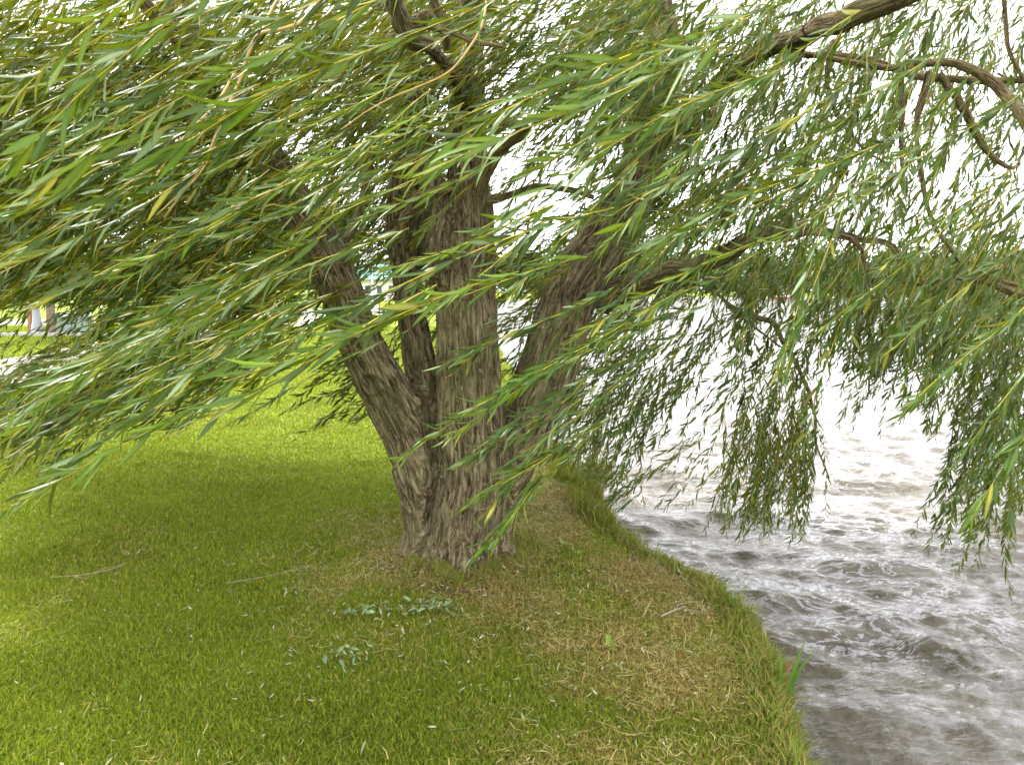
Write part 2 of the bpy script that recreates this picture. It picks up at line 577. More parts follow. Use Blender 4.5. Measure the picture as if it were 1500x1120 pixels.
# ------------------------------------------------------------------ the willow
tree = empty("willow_tree", (-0.28, 4.0, 0.0))
tag(tree, "big old willow with several rough brown stems and wind-blown drooping leaves at the water's edge", "tree")
TO = np.array([-0.28, 4.0, 0.0])   # children are stored relative to the tree foot

stems = {
    "A": [(592, 908, 4.08, 128), (605, 854, 4.08, 98), (620, 800, 4.08, 66), (622, 750, 4.08, 68), (615, 700, 4.08, 76), (600, 645, 4.06, 78), (574, 590, 4.02, 78), (548, 540, 3.98, 72), (524, 490, 3.95, 66), (502, 430, 3.95, 64), (470, 360, 4.0, 62), (432, 300, 4.05, 58), (392, 235, 4.1, 54), (340, 150, 4.2, 52), (285, 60, 4.3, 50), (235, -40, 4.4, 44), (190, -160, 4.5, 38)],
    "B": [(645, 900, 4.16, 100), (648, 850, 4.16, 90), (650, 780, 4.16, 84), (648, 700, 4.16, 80), (636, 640, 4.18, 66), (622, 575, 4.22, 54), (612, 510, 4.26, 47), (602, 450, 4.3, 44), (596, 400, 4.34, 44), (595, 340, 4.4, 60), (600, 270, 4.5, 58), (604, 200, 4.55, 54), (590, 100, 4.6, 48), (570, 0, 4.7, 44), (555, -130, 4.8, 38)],
    "C": [(684, 905, 3.92, 118), (682, 850, 3.93, 108), (682, 800, 3.95, 104), (688, 750, 3.96, 108), (694, 700, 3.97, 104), (692, 640, 3.98, 104), (689, 580, 4.0, 98), (686, 520, 4.02, 92), (684, 450, 4.05, 88), (682, 400, 4.08, 86), (686, 340, 4.12, 72), (684, 270, 4.16, 62), (682, 200, 4.2, 58), (684, 100, 4.25, 50), (690, 0, 4.3, 44), (700, -150, 4.4, 38)],
    "C2": [(668, 440, 4.02, 40), (650, 400, 3.98, 42), (640, 360, 3.96, 38), (646, 330, 4.0, 34), (632, 270, 4.1, 38), (612, 200, 4.2, 40), (595, 120, 4.3, 36)],
    "D": [(756, 908, 4.06, 124), (738, 854, 4.06, 92), (722, 800, 4.1, 66), (724, 750, 4.12, 72), (737, 700, 4.14, 80), (763, 640, 4.18, 84), (784, 590, 4.22, 88), (806, 530, 4.28, 86), (828, 450, 4.36, 82), (850, 400, 4.42, 82), (888, 345, 4.5, 72), (922, 290, 4.56, 66), (944, 220, 4.62, 60), (958, 150, 4.68, 56), (975, 80, 4.74, 50), (962, 0, 4.8, 44), (940, -140, 4.9, 38)],
    "r5": [(610, 800, 4.2, 46), (585, 835, 4.15, 40), (560, 858, 4.1, 30)],
    "r6": [(740, 800, 4.1, 46), (760, 828, 4.1, 38), (785, 850, 4.08, 26)],
    "r1": [(640, 790, 4.0, 50), (608, 832, 3.97, 46), (578, 868, 3.92, 34)],
    "r2": [(715, 780, 3.96, 54), (740, 828, 3.9, 48), (768, 866, 3.85, 36)],
    "r3": [(676, 770, 3.86, 56), (688, 832, 3.76, 56), (700, 878, 3.64, 42)],
    "r4": [(650, 790, 3.92, 50), (636, 842, 3.82, 48), (618, 880, 3.70, 34)],
    "knot": [(700, 612, 3.90, 26), (705, 640, 3.86, 44), (716, 640, 3.86, 40), (735, 646, 3.92, 22)],
}


def stem_curve(key, k=8):
    pts = np.array([list(at(a, b_, Y)) + [w_ * Y / 2000.0] for a, b_, Y, w_ in stems[key]])
    return catmull(pts, k)


base_mesh = bpy.data.meshes.new("tmp")
BV, BF = [], []
curves = {}
for key in stems:
    C = stem_curve(key)
    curves[key] = C
    n = 28
    ph = R.uniform(0, 6.28, 3)
    ang = np.arange(n) * 2 * PI / n
    zz = np.linspace(0, 1, len(C)) * 6
    wob = 1 + 0.045 * np.sin(3 * ang[None] + ph[0] + zz[:, None]) + 0.035 * np.sin(5 * ang[None] + ph[1] - 0.7 * zz[:, None])
    V, F = tube_geo(C[:, :3], C[:, 3], n, True, wob)
    b0 = sum(len(v) for v in BV)
    BV.append(V); BF += [tuple(i + b0 for i in f) for f in F]
base_mesh.from_pydata([tuple(v) for v in np.concatenate(BV)], [], BF)
tmp = link("tmp", base_mesh)
md = tmp.modifiers.new("r", 'REMESH'); md.mode = 'VOXEL'; md.voxel_size = 0.0075; md.adaptivity = 0
sm = tmp.modifiers.new("s", 'SMOOTH'); sm.factor = 0.6; sm.iterations = 7
dg = bpy.context.evaluated_depsgraph_get(); dg.update()
trunk_me = bpy.data.meshes.new_from_object(tmp.evaluated_get(dg))
bpy.data.objects.remove(tmp)
nv = len(trunk_me.vertices)
co = np.zeros(nv * 3, dtype=np.float32); trunk_me.vertices.foreach_get("co", co); co = co.reshape(-1, 3).astype(float)
no = np.zeros(nv * 3, dtype=np.float32); trunk_me.vertices.foreach_get("normal", no); no = no.reshape(-1, 3).astype(float)
# straightened bark coordinates: subtract the lean of the nearest stems, softly blended
wsum = np.zeros(nv); q = np.zeros((nv, 3))
for key in ("A", "B", "C", "D"):
    C = curves[key]
    o_ = np.argsort(C[:, 2])
    cxy = np.stack([np.interp(co[:, 2], C[o_, 2], C[o_, i]) for i in (0, 1)], -1)
    rad = np.interp(co[:, 2], C[o_, 2], C[o_, 3])
    ln = np.concatenate([[0], np.cumsum(np.linalg.norm(np.diff(C[o_, :3], axis=0), axis=1))])
    lz = np.interp(co[:, 2], C[o_, 2], ln)
    d = np.linalg.norm(co[:, :2] - cxy, axis=1) / rad
    ww = np.exp(-5 * d) + 1e-9
    wsum += ww
    q[:, :2] += ww[:, None] * (co[:, :2] - cxy + C[o_[0], :2] * 0)
    q[:, 2] += ww * lz
q /= wsum[:, None]
q = q * 0.0 + np.stack([q[:, 0], q[:, 1], q[:, 2]], -1)
# add an offset varying slowly so neighbouring stems differ
q[:, 0] += 0.0
s1 = vn(np.stack([q[:, 0] * 42, q[:, 1] * 42, q[:, 2] * 5.5 + 0 * co[:, 0]], -1), 11)
s2 = vn(np.stack([q[:, 0] * 90, q[:, 1] * 90, q[:, 2] * 14], -1), 12)
s3 = vn(np.stack([q[:, 0] * 12, q[:, 1] * 12, q[:, 2] * 2.0], -1), 13)
rid = 1 - np.abs(2 * s1 - 1) * 2
disp = 0.017 * (-np.clip(rid, 0, 1)) + 0.006 * (s2 - 0.5) + 0.026 * (s3 - 0.5)
lump = vn(co * 6.0, 14)
disp += 0.02 * np.clip(lump - 0.55, 0, 1)
# knots
for (a, b_, Y, rr_) in ((650, 382, 3.9, 0.05), (722, 648, 3.85, 0.05), (545, 560, 3.86, 0.06), (604, 592, 4.0, 0.04)):
    kp = at(a, b_, Y)
    dd = np.linalg.norm(co - kp, axis=1) / rr_
    disp += 0.022 * np.exp(-((dd - 1.0) / 0.35) ** 2) - 0.02 * np.exp(-(dd / 0.5) ** 2)
co2 = co + no * disp[:, None] - TO
trunk_me.vertices.foreach_set("co", co2.astype(np.float32).ravel())
a = trunk_me.attributes.new("bark", 'FLOAT_VECTOR', 'POINT'); a.data.foreach_set("vector", q.astype(np.float32).ravel())
trunk_me.polygons.foreach_set("use_smooth", np.full(len(trunk_me.polygons), True))
trunk_me.update(); trunk_me.name = "trunk"
for mm in list(trunk_me.materials): pass
trunk_me.materials.clear()
link("trunk", trunk_me, M_BARK, tree)


# limbs: each a mesh of its own ------------------------------------------
def limb(pts, name="branch", n=10, mat=None, parent=tree):
    P = np.array([list(at(a, b_, Y)) + [w_ * Y / 2000.0] for a, b_, Y, w_ in pts])
    C = catmull(P, 7)
    wob = 1 + 0.10 * (R.random((len(C), n)) - 0.5)
    T_, A_, B_ = frames(C[:, :3])
    bend = (vn(np.stack([np.arange(len(C)) * 0.35, np.full(len(C), R.uniform(0, 99)), np.zeros(len(C))], -1)) - 0.5)
    Pc = C[:, :3] + A_ * (bend * C[:, 3] * 0.9)[:, None]
    V, F = tube_geo(Pc, C[:, 3], n, True, wob)
    ln = np.concatenate([[0], np.cumsum(np.linalg.norm(np.diff(C[:, :3], axis=0), axis=1))])
    ang = np.arange(n) * 2 * PI / n
    bk = np.stack([np.cos(ang)[None] * C[:, 3:4], np.sin(ang)[None] * C[:, 3:4], np.repeat(ln[:, None], n, 1)], -1).reshape(-1, 3) + R.uniform(0, 5)
    cnt = [len(f) for f in F]
    me = np_mesh(name, V - TO, np.concatenate([np.array(f) for f in F]), cnt, True, extra={"bark": bk})
    return link(name, me, mat or M_BRANCH, parent)


LIMBS = [
    [(950, 235, 4.6, 30), (985, 190, 4.4, 26), (1040, 135, 4.0, 24), (1120, 75, 3.6, 27), (1180, 48, 3.3, 30), (1235, 28, 3.1, 33), (1330, -5, 2.9, 34), (1450, -50, 2.7, 34)],
    [(880, 430, 4.5, 46), (930, 412, 4.4, 34), (985, 398, 4.3, 27), (1040, 382, 4.2, 24), (1090, 352, 4.1, 22), (1140, 337, 4.1, 19), (1190, 336, 4.1, 14), (1245, 347, 4.1, 10), (1300, 357, 4.1, 8), (1318, 375, 4.1, 6), (1320, 400, 4.1, 3)],
    [(1130, 345, 4.1, 10), (1150, 352, 4.1, 8), (1190, 340, 4.0, 8), (1250, 352, 4.0, 7), (1265, 380, 4.0, 5), (1275, 420, 4.0, 3)],
    [(1560, 260, 3.6, 18), (1500, 175, 3.7, 17), (1470, 140, 3.8, 16), (1430, 105, 3.9, 14), (1380, 92, 4.0, 12), (1300, 100, 4.2, 10), (1200, 82, 4.4, 8), (1120, 70, 4.6, 6)],
    [(1560, 120, 4.0, 11), (1480, 117, 4.1, 11), (1400, 118, 4.2, 11), (1330, 110, 4.3, 10), (1260, 85, 4.4, 10), (1170, 80, 4.5, 9)],
    [(1375, 108, 4.1, 10), (1395, 135, 4.1, 11), (1415, 165, 4.1, 12), (1435, 205, 4.1, 10), (1455, 230, 4.1, 8), (1480, 245, 4.1, 6), (1495, 240, 4.1, 3)],
    [(1315, 105, 4.2, 8), (1322, 150, 4.2, 8), (1320, 200, 4.2, 7), (1322, 270, 4.2, 5)],
    [(1360, 105, 4.1, 10), (1348, 150, 4.1, 10), (1342, 200, 4.1, 7), (1350, 260, 4.1, 7), (1362, 315, 4.1, 6), (1395, 370, 4.1, 5), (1420, 400, 4.1, 4)],
    [(1465, -40, 3.4, 5), (1472, 20, 3.4, 6), (1476, 65, 3.4, 6), (1490, 100, 3.4, 5), (1530, 160, 3.4, 4)],
    [(1590, 455, 3.8, 12), (1500, 433, 3.9, 12), (1450, 414, 4.0, 11), (1400, 407, 4.1, 9), (1340, 415, 4.2, 7), (1310, 405, 4.3, 4)],
    [(1540, 425, 3.7, 8), (1480, 415, 3.8, 7), (1440, 400, 3.9, 6), (1410, 375, 4.0, 4)],
    [(1050, 430, 4.4, 5), (1085, 458, 4.4, 7), (1130, 472, 4.4, 8), (1150, 505, 4.4, 7), (1172, 545, 4.4, 6), (1192, 600, 4.4, 5), (1196, 650, 4.4, 3), (1215, 700, 4.4, 2)],
    [(1065, 450, 4.4, 3), (1100, 475, 4.4, 3), (1150, 512, 4.4, 2.5), (1172, 517, 4.4, 2)],
    [(570, -40, 2.5, 22), (585, 10, 2.6, 20), (597, 45, 2.7, 22), (625, 70, 2.9, 16), (645, 84, 3.1, 13), (665, 110, 3.6, 12), (680, 150, 4.1, 14)],
    [(600, 52, 2.7, 13), (585, 58, 2.66, 11), (566, 56, 2.62, 8)],
    [(604, 40, 2.7, 16), (618, 26, 2.66, 14), (630, 20, 2.62, 11)],
    [(612, 48, 2.7, 7), (625, 40, 2.7, 6), (660, 49, 2.7, 6), (700, 62, 2.7, 5.5), (737, 69, 2.7, 4)],
    [(655, 75, 3.2, 8), (652, 40, 3.1, 11), (640, 10, 3.1, 10), (628, -30, 3.0, 9)],
    [(700, 290, 4.1, 26), (715, 250, 4.0, 24), (735, 215, 3.9, 20), (770, 190, 3.8, 17), (720, 175, 3.7, 10)],
    [(668, 270, 4.1, 12), (640, 278, 3.95, 13), (612, 290, 3.9, 13), (594, 310, 3.9, 11), (586, 335, 3.9, 9)],
    [(700, 300, 4.1, 12), (770, 278, 4.1, 10), (820, 275, 4.1, 9), (870, 290, 4.1, 7)],
    [(960, 210, 4.6, 14), (1010, 195, 4.7, 10), (1040, 170, 4.8, 7), (1060, 140, 4.9, 4)],
    [(320, 130, 4.2, 24), (260, 60, 4.0, 22), (190, -20, 3.8, 20)],
    [(420, 285, 4.05, 24), (380, 245, 3.9, 22), (300, 190, 3.7, 17), (230, 150, 3.6, 12), (140, 120, 3.5, 8)],
    [(478, 380, 4.0, 12), (520, 330, 4.2, 12), (540, 250, 4.5, 12), (545, 150, 4.8, 10), (540, 50, 5, 9)],
    [(1210, 140, 4.3, 7), (1225, 165, 4.3, 6), (1240, 185, 4.3, 4)],
    [(1220, 60, 4.3, 8), (1212, 110, 4.3, 7), (1222, 160, 4.3, 6), (1262, 215, 4.3, 4), (1300, 240, 4.3, 3)],
]
for i_, L in enumerate(LIMBS):      # the boughs on the water side reach towards the viewer
    if i_ in (1, 2): LIMBS[i_] = [(a_, b_, Y_ - 0.7 * min(1, max(0, (a_ - 900) / 200)), w_ * 1.12) for a_, b_, Y_, w_ in L]
    if 13 <= i_ <= 17: LIMBS[i_] = [(a_, b_, Y_, w_ * 1.35) for a_, b_, Y_, w_ in L]
    if 3 <= i_ <= 10: LIMBS[i_] = [(a_, b_, Y_ * 0.84, w_ * 0.98) for a_, b_, Y_, w_ in L]
for L in LIMBS:
    limb(L, mat=M_BARK if L[0][3] > 28 else None)
# long thin yellowish-brown shoots out of the top of the frame on the left
m, t = newmat("young_shoot")
pos = t.n("ShaderNodeNewGeometry").outputs["Position"]
nz = t.n("ShaderNodeTexNoise", ins={"Vector": pos, "Scale": 20.0, "Detail": 4.0})
b = t.n("ShaderNodeBsdfPrincipled", ins={"Base Color": t.ramp(nz.outputs[0], [(0.3, (0.24, 0.14, 0.035)), (0.7, (0.42, 0.28, 0.07))]), "Roughness": 0.55})
t.out(b.outputs[0]); M_SHOOT = m
SHOOTS = [
    [(490, -30, 1.9, 5.5), (455, 18, 1.85, 5), (425, 40, 1.8, 5), (382, 50, 1.8, 5), (366, 75, 1.8, 4.5), (350, 120, 1.8, 4), (325, 175, 1.75, 3.5), (300, 235, 1.7, 3), (240, 320, 1.65, 2.2)],
    [(382, 50, 1.8, 3.5), (392, 25, 1.85, 3.5), (410, -5, 1.9, 4), (430, -40, 1.9, 4)],
    [(345, 105, 1.8, 3.4), (318, 150, 1.75, 3.4), (275, 195, 1.7, 3), (240, 240, 1.66, 2.6), (215, 285, 1.6, 2)],
    [(352, 108, 1.8, 3), (340, 150, 1.82, 3), (318, 200, 1.84, 2.6), (292, 255, 1.86, 2.4), (230, 315, 1.9, 2)],
    [(715, -20, 2.3, 3.5), (705, 40, 2.2, 3.2), (680, 80, 2.15, 3), (650, 110, 2.1, 2.6), (560, 150, 2.0, 2.2), (500, 190, 2.0, 1.8)],
]
for L in SHOOTS:
    limb(L, name="twig", n=7, mat=M_SHOOT)

# ------------------------------------------------------------------ leaves
DM = [
    "689999988999887656787776655555",
    "799999988988886667788887765555",
    "899999988888876666778888776544",
    "999999888888777655667888866544",
    "999999988778777554667888765444",
    "999999998777788655767888654445",
    "999999998766788877767777765555",
    "999999999877788888875456677776",
    "888889999743567666664334577677",
    "213679998422245555543334456667",
    "379997543111223445543322244566",
    "999975321211023344443322112456",
    "998642101100012356443301011245",
    "753200000000001254343401001135",
    "000000000000000013423552000036",
    "000000000000000000000452000045",
    "000000000000000000000011000001",
]
DMA = np.array([[int(c) for c in r[:30].ljust(30, '0')] for r in DM], dtype=float)


def dens(u, v):
    i = np.clip((v // 50).astype(int), 0, DMA.shape[0] - 1); j = np.clip((u // 50).astype(int), 0, 29)
    d = DMA[i, j]
    d = np.where(v < 0, 7, d)
    d = np.where(v > 50 * DMA.shape[0], 0, d)
    return d


class Leaves:
    def __init__(s):
        s.base = []; s.dir = []; s.nrm = []; s.len = []; s.wid = []; s.col = []; s.curl = []
        s.SP = []; s.SR = []; s.SC = []

    def strand(s, P, r0, leaf, spacing, col, stemcol, wind, spread=0.55, jitter=1.0, start=0.05):
        ln = np.concatenate([[0], np.cumsum(np.linalg.norm(np.diff(P, axis=0), axis=1))])
        tot = ln[-1]
        if tot < 0.08: return
        s.SP.append(P); s.SR.append(r0 * np.interp(np.linspace(0, 1, len(P)), [0, 0.15, 1], [0.45, 1.0, 0.35])); s.SC.append(stemcol)
        u = np.arange(tot * start + spacing * R.random(), tot, spacing) + R.normal(0, spacing * 0.2, len(np.arange(tot * start + spacing * 0.0, tot, spacing)))[:0].sum() if False else np.arange(tot * start, tot, spacing)
        u = np.clip(u + R.normal(0, spacing * 0.25, len(u)), 0, tot)
        u = u[R.random(len(u)) > 0.06]
        n = len(u)
        if n == 0: return
        B = np.stack([np.interp(u, ln, P[:, i]) for i in range(3)], -1)
        T = np.gradient(P, axis=0); T /= np.linalg.norm(T, axis=1)[:, None] + 1e-9
        Tt = np.stack([np.interp(u, ln, T[:, i]) for i in range(3)], -1)
        rnd = R.normal(size=(n, 3)); side = np.cross(Tt, rnd); side /= np.linalg.norm(side, axis=1)[:, None] + 1e-9
        d = Tt * 0.95 + side * spread * R.uniform(0.35, 1.35, (n, 1)) + wind * R.uniform(0.0, 0.75, (n, 1)) + R.normal(0, 0.10 * jitter, (n, 3))
        d /= np.linalg.norm(d, axis=1)[:, None]
        up = np.array([0.1, -0.35, 0.75]) + R.normal(0, 0.75, (n, 3))
        up = np.where(R.random((n, 1)) < 0.33, -up, up)
        nr = up - d * (up * d).sum(1)[:, None]; nr /= np.linalg.norm(nr, axis=1)[:, None] + 1e-9
        f = u / tot
        sz = leaf * R.uniform(0.72, 1.25, n) * (1 - 0.5 * np.clip((f - 0.82) / 0.18, 0, 1)) * R.uniform(0.85, 1.1)
        s.base.append(B); s.dir.append(d); s.nrm.append(nr); s.len.append(sz)
        s.wid.append(sz * R.uniform(0.125, 0.195, n)); s.curl.append(R.normal(0.10, 0.16, n))
        c = np.array(col) * R.uniform(0.38, 1.45, (n, 1))
        sv = R.random(n) < 0.08
        c = np.where(sv[:, None], np.array([0.19, 0.26, 0.14]) * R.uniform(0.6, 1.2, (n, 1)), c)
        yl = R.random(n) < 0.05
        c = np.where(yl[:, None], np.array([0.20, 0.19, 0.03]) * R.uniform(0.7, 1.3, (n, 1)), c)
        c = c * (1 + np.array([0.5, 0.25, 0.0]) * np.clip((f - 0.8) / 0.2, 0, 1)[:, None] * 0.6)
        s.col.append(c)

    def count(s): return sum(len(b) for b in s.base)

    def mesh(s, name, detail=2, origin=TO):
        B = np.concatenate(s.base); D = np.concatenate(s.dir); N = np.concatenate(s.nrm)
        L = np.concatenate(s.len)[:, None]; W = np.concatenate(s.wid)[:, None]; Cc = np.concatenate(s.col); K = np.concatenate(s.curl)[:, None]
        X = np.cross(D, N)
        n = len(B)
        if detail == 2:
            ts = [(0.16, 0.62), (0.38, 1.0), (0.66, 0.80), (0.86, 0.40)]
        else:
            ts = [(0.3, 0.95), (0.68, 0.75)]
        rows = [B[:, None]]
        def P(t_, wv, lift):
            bend = K * L * (t_ ** 2)
            return B + D * L * t_ - N * bend + X * W * 0.5 * wv + N * lift * W
        for (t_, wv) in ts:
            if detail == 2:
                rows.append(np.stack([P(t_, wv, 0.16 * wv), P(t_, 0, 0), P(t_, -wv, 0.16 * wv)], 1))
            else:
                rows.append(np.stack([P(t_, wv, 0), P(t_, -wv, 0)], 1))
        rows.append(P(1.0, 0, 0)[:, None])
        V = np.concatenate(rows, 1)
        k = V.shape[1]
        if detail == 2:
            f3 = [(0, 2, 1), (0, 3, 2)]; f4 = []
            for r in range(len(ts) - 1):
                a = 1 + 3 * r
                f4 += [(a, a + 1, a + 4, a + 3), (a + 1, a + 2, a + 5, a + 4)]
            a = 1 + 3 * (len(ts) - 1)
            f3 += [(a, a + 1, k - 1), (a + 1, a + 2, k - 1)]
        else:
            f3 = [(0, 2, 1), (3, 4, 5)]; f4 = [(1, 2, 4, 3)]
        V = V.reshape(-1, 3)
        off = (np.arange(n) * k)[:, None, None]
        F3 = (np.array(f3)[None] + off).reshape(-1); F4 = (np.array(f4)[None] + off).reshape(-1)
        loops = [F3, F4]; counts = [np.full(len(F3) // 3, 3), np.full(len(F4) // 4, 4)]
        midx = [np.zeros(len(F3) // 3 + len(F4) // 4, dtype=int)]
        cv = np.repeat(Cc[:, None], k, 1)
        if detail == 2:
            cv[:, 2::3] = cv[:, 2::3] * 1.55 + 0.012; cv[:, 1:-1:3] *= 0.8; cv[:, 3:-1:3] *= 0.95
        colv = [cv.reshape(-1, 3)]
        VV = [V]; nb_ = len(V)
        ns = 4 if detail == 2 else 3
        for P_, r_, c_ in zip(s.SP, s.SR, s.SC):
            tv, tf = tube_geo(P_, r_, ns, False)
            VV.append(tv); tf = np.array(tf) + nb_; nb_ += len(tv)
            loops.append(tf.ravel()); counts.append(np.full(len(tf), 4)); midx.append(np.ones(len(tf), dtype=int))
            colv.append(np.tile(c_, (len(tv), 1)))
        me = np_mesh(name, np.concatenate(VV) - origin, np.concatenate(loops), np.concatenate(counts), True, np.concatenate(colv), np.concatenate(midx))
        return me


WIND = np.array([-0.62, -0.05, -0.34])
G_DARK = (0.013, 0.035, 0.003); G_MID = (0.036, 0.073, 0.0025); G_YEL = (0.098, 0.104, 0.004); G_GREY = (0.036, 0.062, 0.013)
YST = (0.46, 0.34, 0.015); BST = (0.13, 0.085, 0.03); OST = (0.36, 0.23, 0.025)


def heading(u, v):
    a = np.interp(u, [0, 550, 800, 1000, 1150, 1300, 1500], [214, 213, 215, 225, 238, 246, 248])
    a += np.interp(v, [0, 400, 800], [0, 0, 16]) * np.interp(u, [800, 1000], [0, 1])
    return a


def path(P0, ang0, ang1, length, dy, n=9, wav=0.10):
    a = np.radians(np.linspace(ang0, ang1, n - 1) + np.cumsum(R.normal(0, wav * 22, n - 1)) * 0.5)
    st = length / (n - 1)
    d = np.stack([np.cos(a), np.full(n - 1, dy), np.sin(a)], -1) * st
    d[:, 1] += R.normal(0, 0.12, n - 1) * st
    return np.vstack([P0, P0 + np.cumsum(d, 0)])


def clip_path(P, thr):
    u, v = proj(P)
    d = dens(u, v)
    bad = np.where((d < thr))[0]
    bad = bad[bad > 1]
    return P if len(bad) == 0 else P[:bad[0]]


def field(Lv, n, ur, vr, Yr, lenr, leaf, spacing, pal, stempal, dang=9, thr=None, r0=0.0018, dy=0.0):
    k = 0; tries = 0
    while k < n and tries < n * 20:
        tries += 1
        u = R.uniform(*ur); v = R.uniform(*vr)
        Y = R.uniform(*Yr)
        d = float(dens(np.array(u), np.array(v)))
        if R.random() * 9 > d: continue
        if Y < 4.6 and 480 < u < 1010 and 110 < v < 640 and R.random() < 0.88: continue
        if Y < 4.2 and 1000 < u < 1420 and 270 < v < 420 and R.random() < 0.85: continue
        if Y < 3.7 and u > 1050 and v < 230 and R.random() < 0.7: continue
        a = heading(u, v) + R.normal(0, dang)
        length = R.uniform(*lenr)
        P = path(at(u, v, Y), a - 3, a + R.normal(5, 6), length, dy + R.normal(0, 0.15))
        P = clip_path(P, thr if thr is not None else R.uniform(0.5, 6.0))
        if len(P) < 3: continue
        ci = R.choice(len(pal)); c = np.array(pal[ci]) * R.uniform(0.8, 1.2)
        Lv.strand(P, r0 * R.uniform(0.8, 1.3), leaf, spacing, c, np.array(stempal[R.choice(len(stempal))]) * R.uniform(0.7, 1.2), WIND * (1.0 if u < 1000 else 0.45))
        k += 1
    return k


Lf = Leaves()
# left: deep curtain behind, then the middle layers
field(Lf, 1750, (-60, 760), (-60, 560), (4.6, 7.0), (0.5, 1.1), 0.088, 0.022, [G_YEL, G_MID, G_MID], [OST, YST], 12)
field(Lf, 950, (-40, 800), (-60, 600), (3.0, 4.4), (0.5, 1.1), 0.092, 0.022, [G_MID, G_YEL, G_YEL, G_DARK], [YST, OST], 10)
# centre, above and behind the stems
field(Lf, 620, (560, 1020), (-60, 600), (3.6, 6.4), (0.4, 0.9), 0.09, 0.022, [G_MID, G_DARK, G_YEL], [YST, OST], 14)
# right: upper canopy and hanging curtains
field(Lf, 950, (860, 1560), (-60, 460), (3.9, 6.5), (0.4, 0.9), 0.085, 0.021, [G_MID, G_GREY, G_YEL, G_DARK], [OST, BST], 15)
field(Lf, 330, (880, 1560), (-40, 430), (2.8, 3.9), (0.4, 0.8), 0.092, 0.022, [G_GREY, G_MID], [YST, OST], 12)
field(Lf, 400, (820, 1560), (380, 760), (4.2, 6.2), (0.35, 0.85), 0.083, 0.021, [G_MID, G_GREY, G_YEL], [OST, BST, BST], 13)
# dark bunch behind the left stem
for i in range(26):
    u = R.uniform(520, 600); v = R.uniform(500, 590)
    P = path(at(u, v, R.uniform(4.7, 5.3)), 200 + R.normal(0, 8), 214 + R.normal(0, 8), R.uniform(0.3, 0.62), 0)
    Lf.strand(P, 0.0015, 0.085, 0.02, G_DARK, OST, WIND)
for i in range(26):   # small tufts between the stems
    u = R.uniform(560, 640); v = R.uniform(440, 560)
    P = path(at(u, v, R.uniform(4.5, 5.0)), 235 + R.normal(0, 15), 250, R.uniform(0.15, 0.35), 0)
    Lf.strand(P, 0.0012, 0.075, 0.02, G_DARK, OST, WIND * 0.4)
# hanging clumps whose tips reach the water
def clump(u0, v0, Y, n, length, ang, spreadx, pal, leaf=0.075):
    for i in range(n):
        u = u0 + R.normal(0, spreadx); v = v0 + R.uniform(-40, 60)
        P = path(at(u, v, Y + R.normal(0, 0.15)), ang + R.normal(0, 7), ang + 8 + R.normal(0, 9), length * R.uniform(0.6, 1.1), 0)
        uu, vv = proj(P); P = P[(vv < 792 + R.normal(0, 8)) | (uu > 1350)]
        if len(P) > 2: Lf.strand(P, 0.0014, leaf, 0.018, pal[R.choice(len(pal))], BST if R.random() < .5 else OST, WIND * 0.25, 0.6)
clump(1160, 520, 4.35, 26, 1.15, 256, 26, [G_YEL, G_MID])
clump(1120, 600, 4.4, 26, 0.8, 254, 26, [G_YEL, G_MID])
clump(1150, 640, 4.2, 26, 0.65, 260, 24, [G_YEL, G_YEL, G_MID], 0.06)
clump(1190, 600, 4.35, 12, 0.8, 262, 12, [G_YEL, G_GREY])
clump(1010, 470, 4.5, 22, 0.95, 238, 34, [G_MID, G_GREY])
clump(955, 520, 4.6, 20, 0.9, 240, 30, [G_MID, G_GREY])
clump(900, 560, 5.2, 18, 0.9, 250, 26, [G_MID, G_YEL])
clump(1480, 500, 3.9, 30, 1.15, 254, 36, [G_GREY, G_MID])
clump(1500, 560, 3.7, 18, 1.0, 250, 26, [G_GREY, G_MID])
clump(1280, 380, 4.4, 30, 0.75, 256, 50, [G_GREY, G_MID])
clump(1380, 420, 4.3, 26, 0.85, 246, 45, [G_GREY, G_MID])
clump(1090, 400, 4.5, 20, 0.6, 262, 30, [G_YEL, G_MID])
crown_me = Lf.mesh("crown", 1)
print("crown leaves", Lf.count(), "faces", len(crown_me.polygons))
link("crown", crown_me, [M_LEAF, M_TWIG], tree)

# the canopy overhead and beyond the frame: shades the lawn, mirrored in the water
Lc = Leaves()
for i in range(1250):
    r = math.sqrt(R.random()) * 3.9; a = R.uniform(0, 2 * PI)
    if i < 900: x, y = -0.3 + r * math.cos(a) * 1.2, 1.7 + r * math.sin(a) * 0.9
    else: x, y = 3.6 + r * math.cos(a) * 0.9, 4.6 + r * math.sin(a) * 0.8
    z = R.uniform(3.3, 5.6) - 0.02 * r * r
    P0 = np.array([x, y, z]); u, v = proj(P0)
    if y > 1 and v > -120 and 0 < u < 1500: continue
    P = path(P0, 225 + R.normal(0, 14), 240, R.uniform(0.6, 1.2), R.normal(0, 0.2), 6)
    uu, vv = proj(P)
    P = P[~((P[:, 1] > 0.3) & (vv > -20) & (uu > -100) & (uu < 1600))]
    if len(P) < 3: continue
    Lc.strand(P, 0.002, 0.17, 0.06, G_MID, OST, WIND * 0.5)
ov = Lc.mesh("overhead_foliage", 1)
link("overhead_foliage", ov, [M_LEAF, M_TWIG], tree)

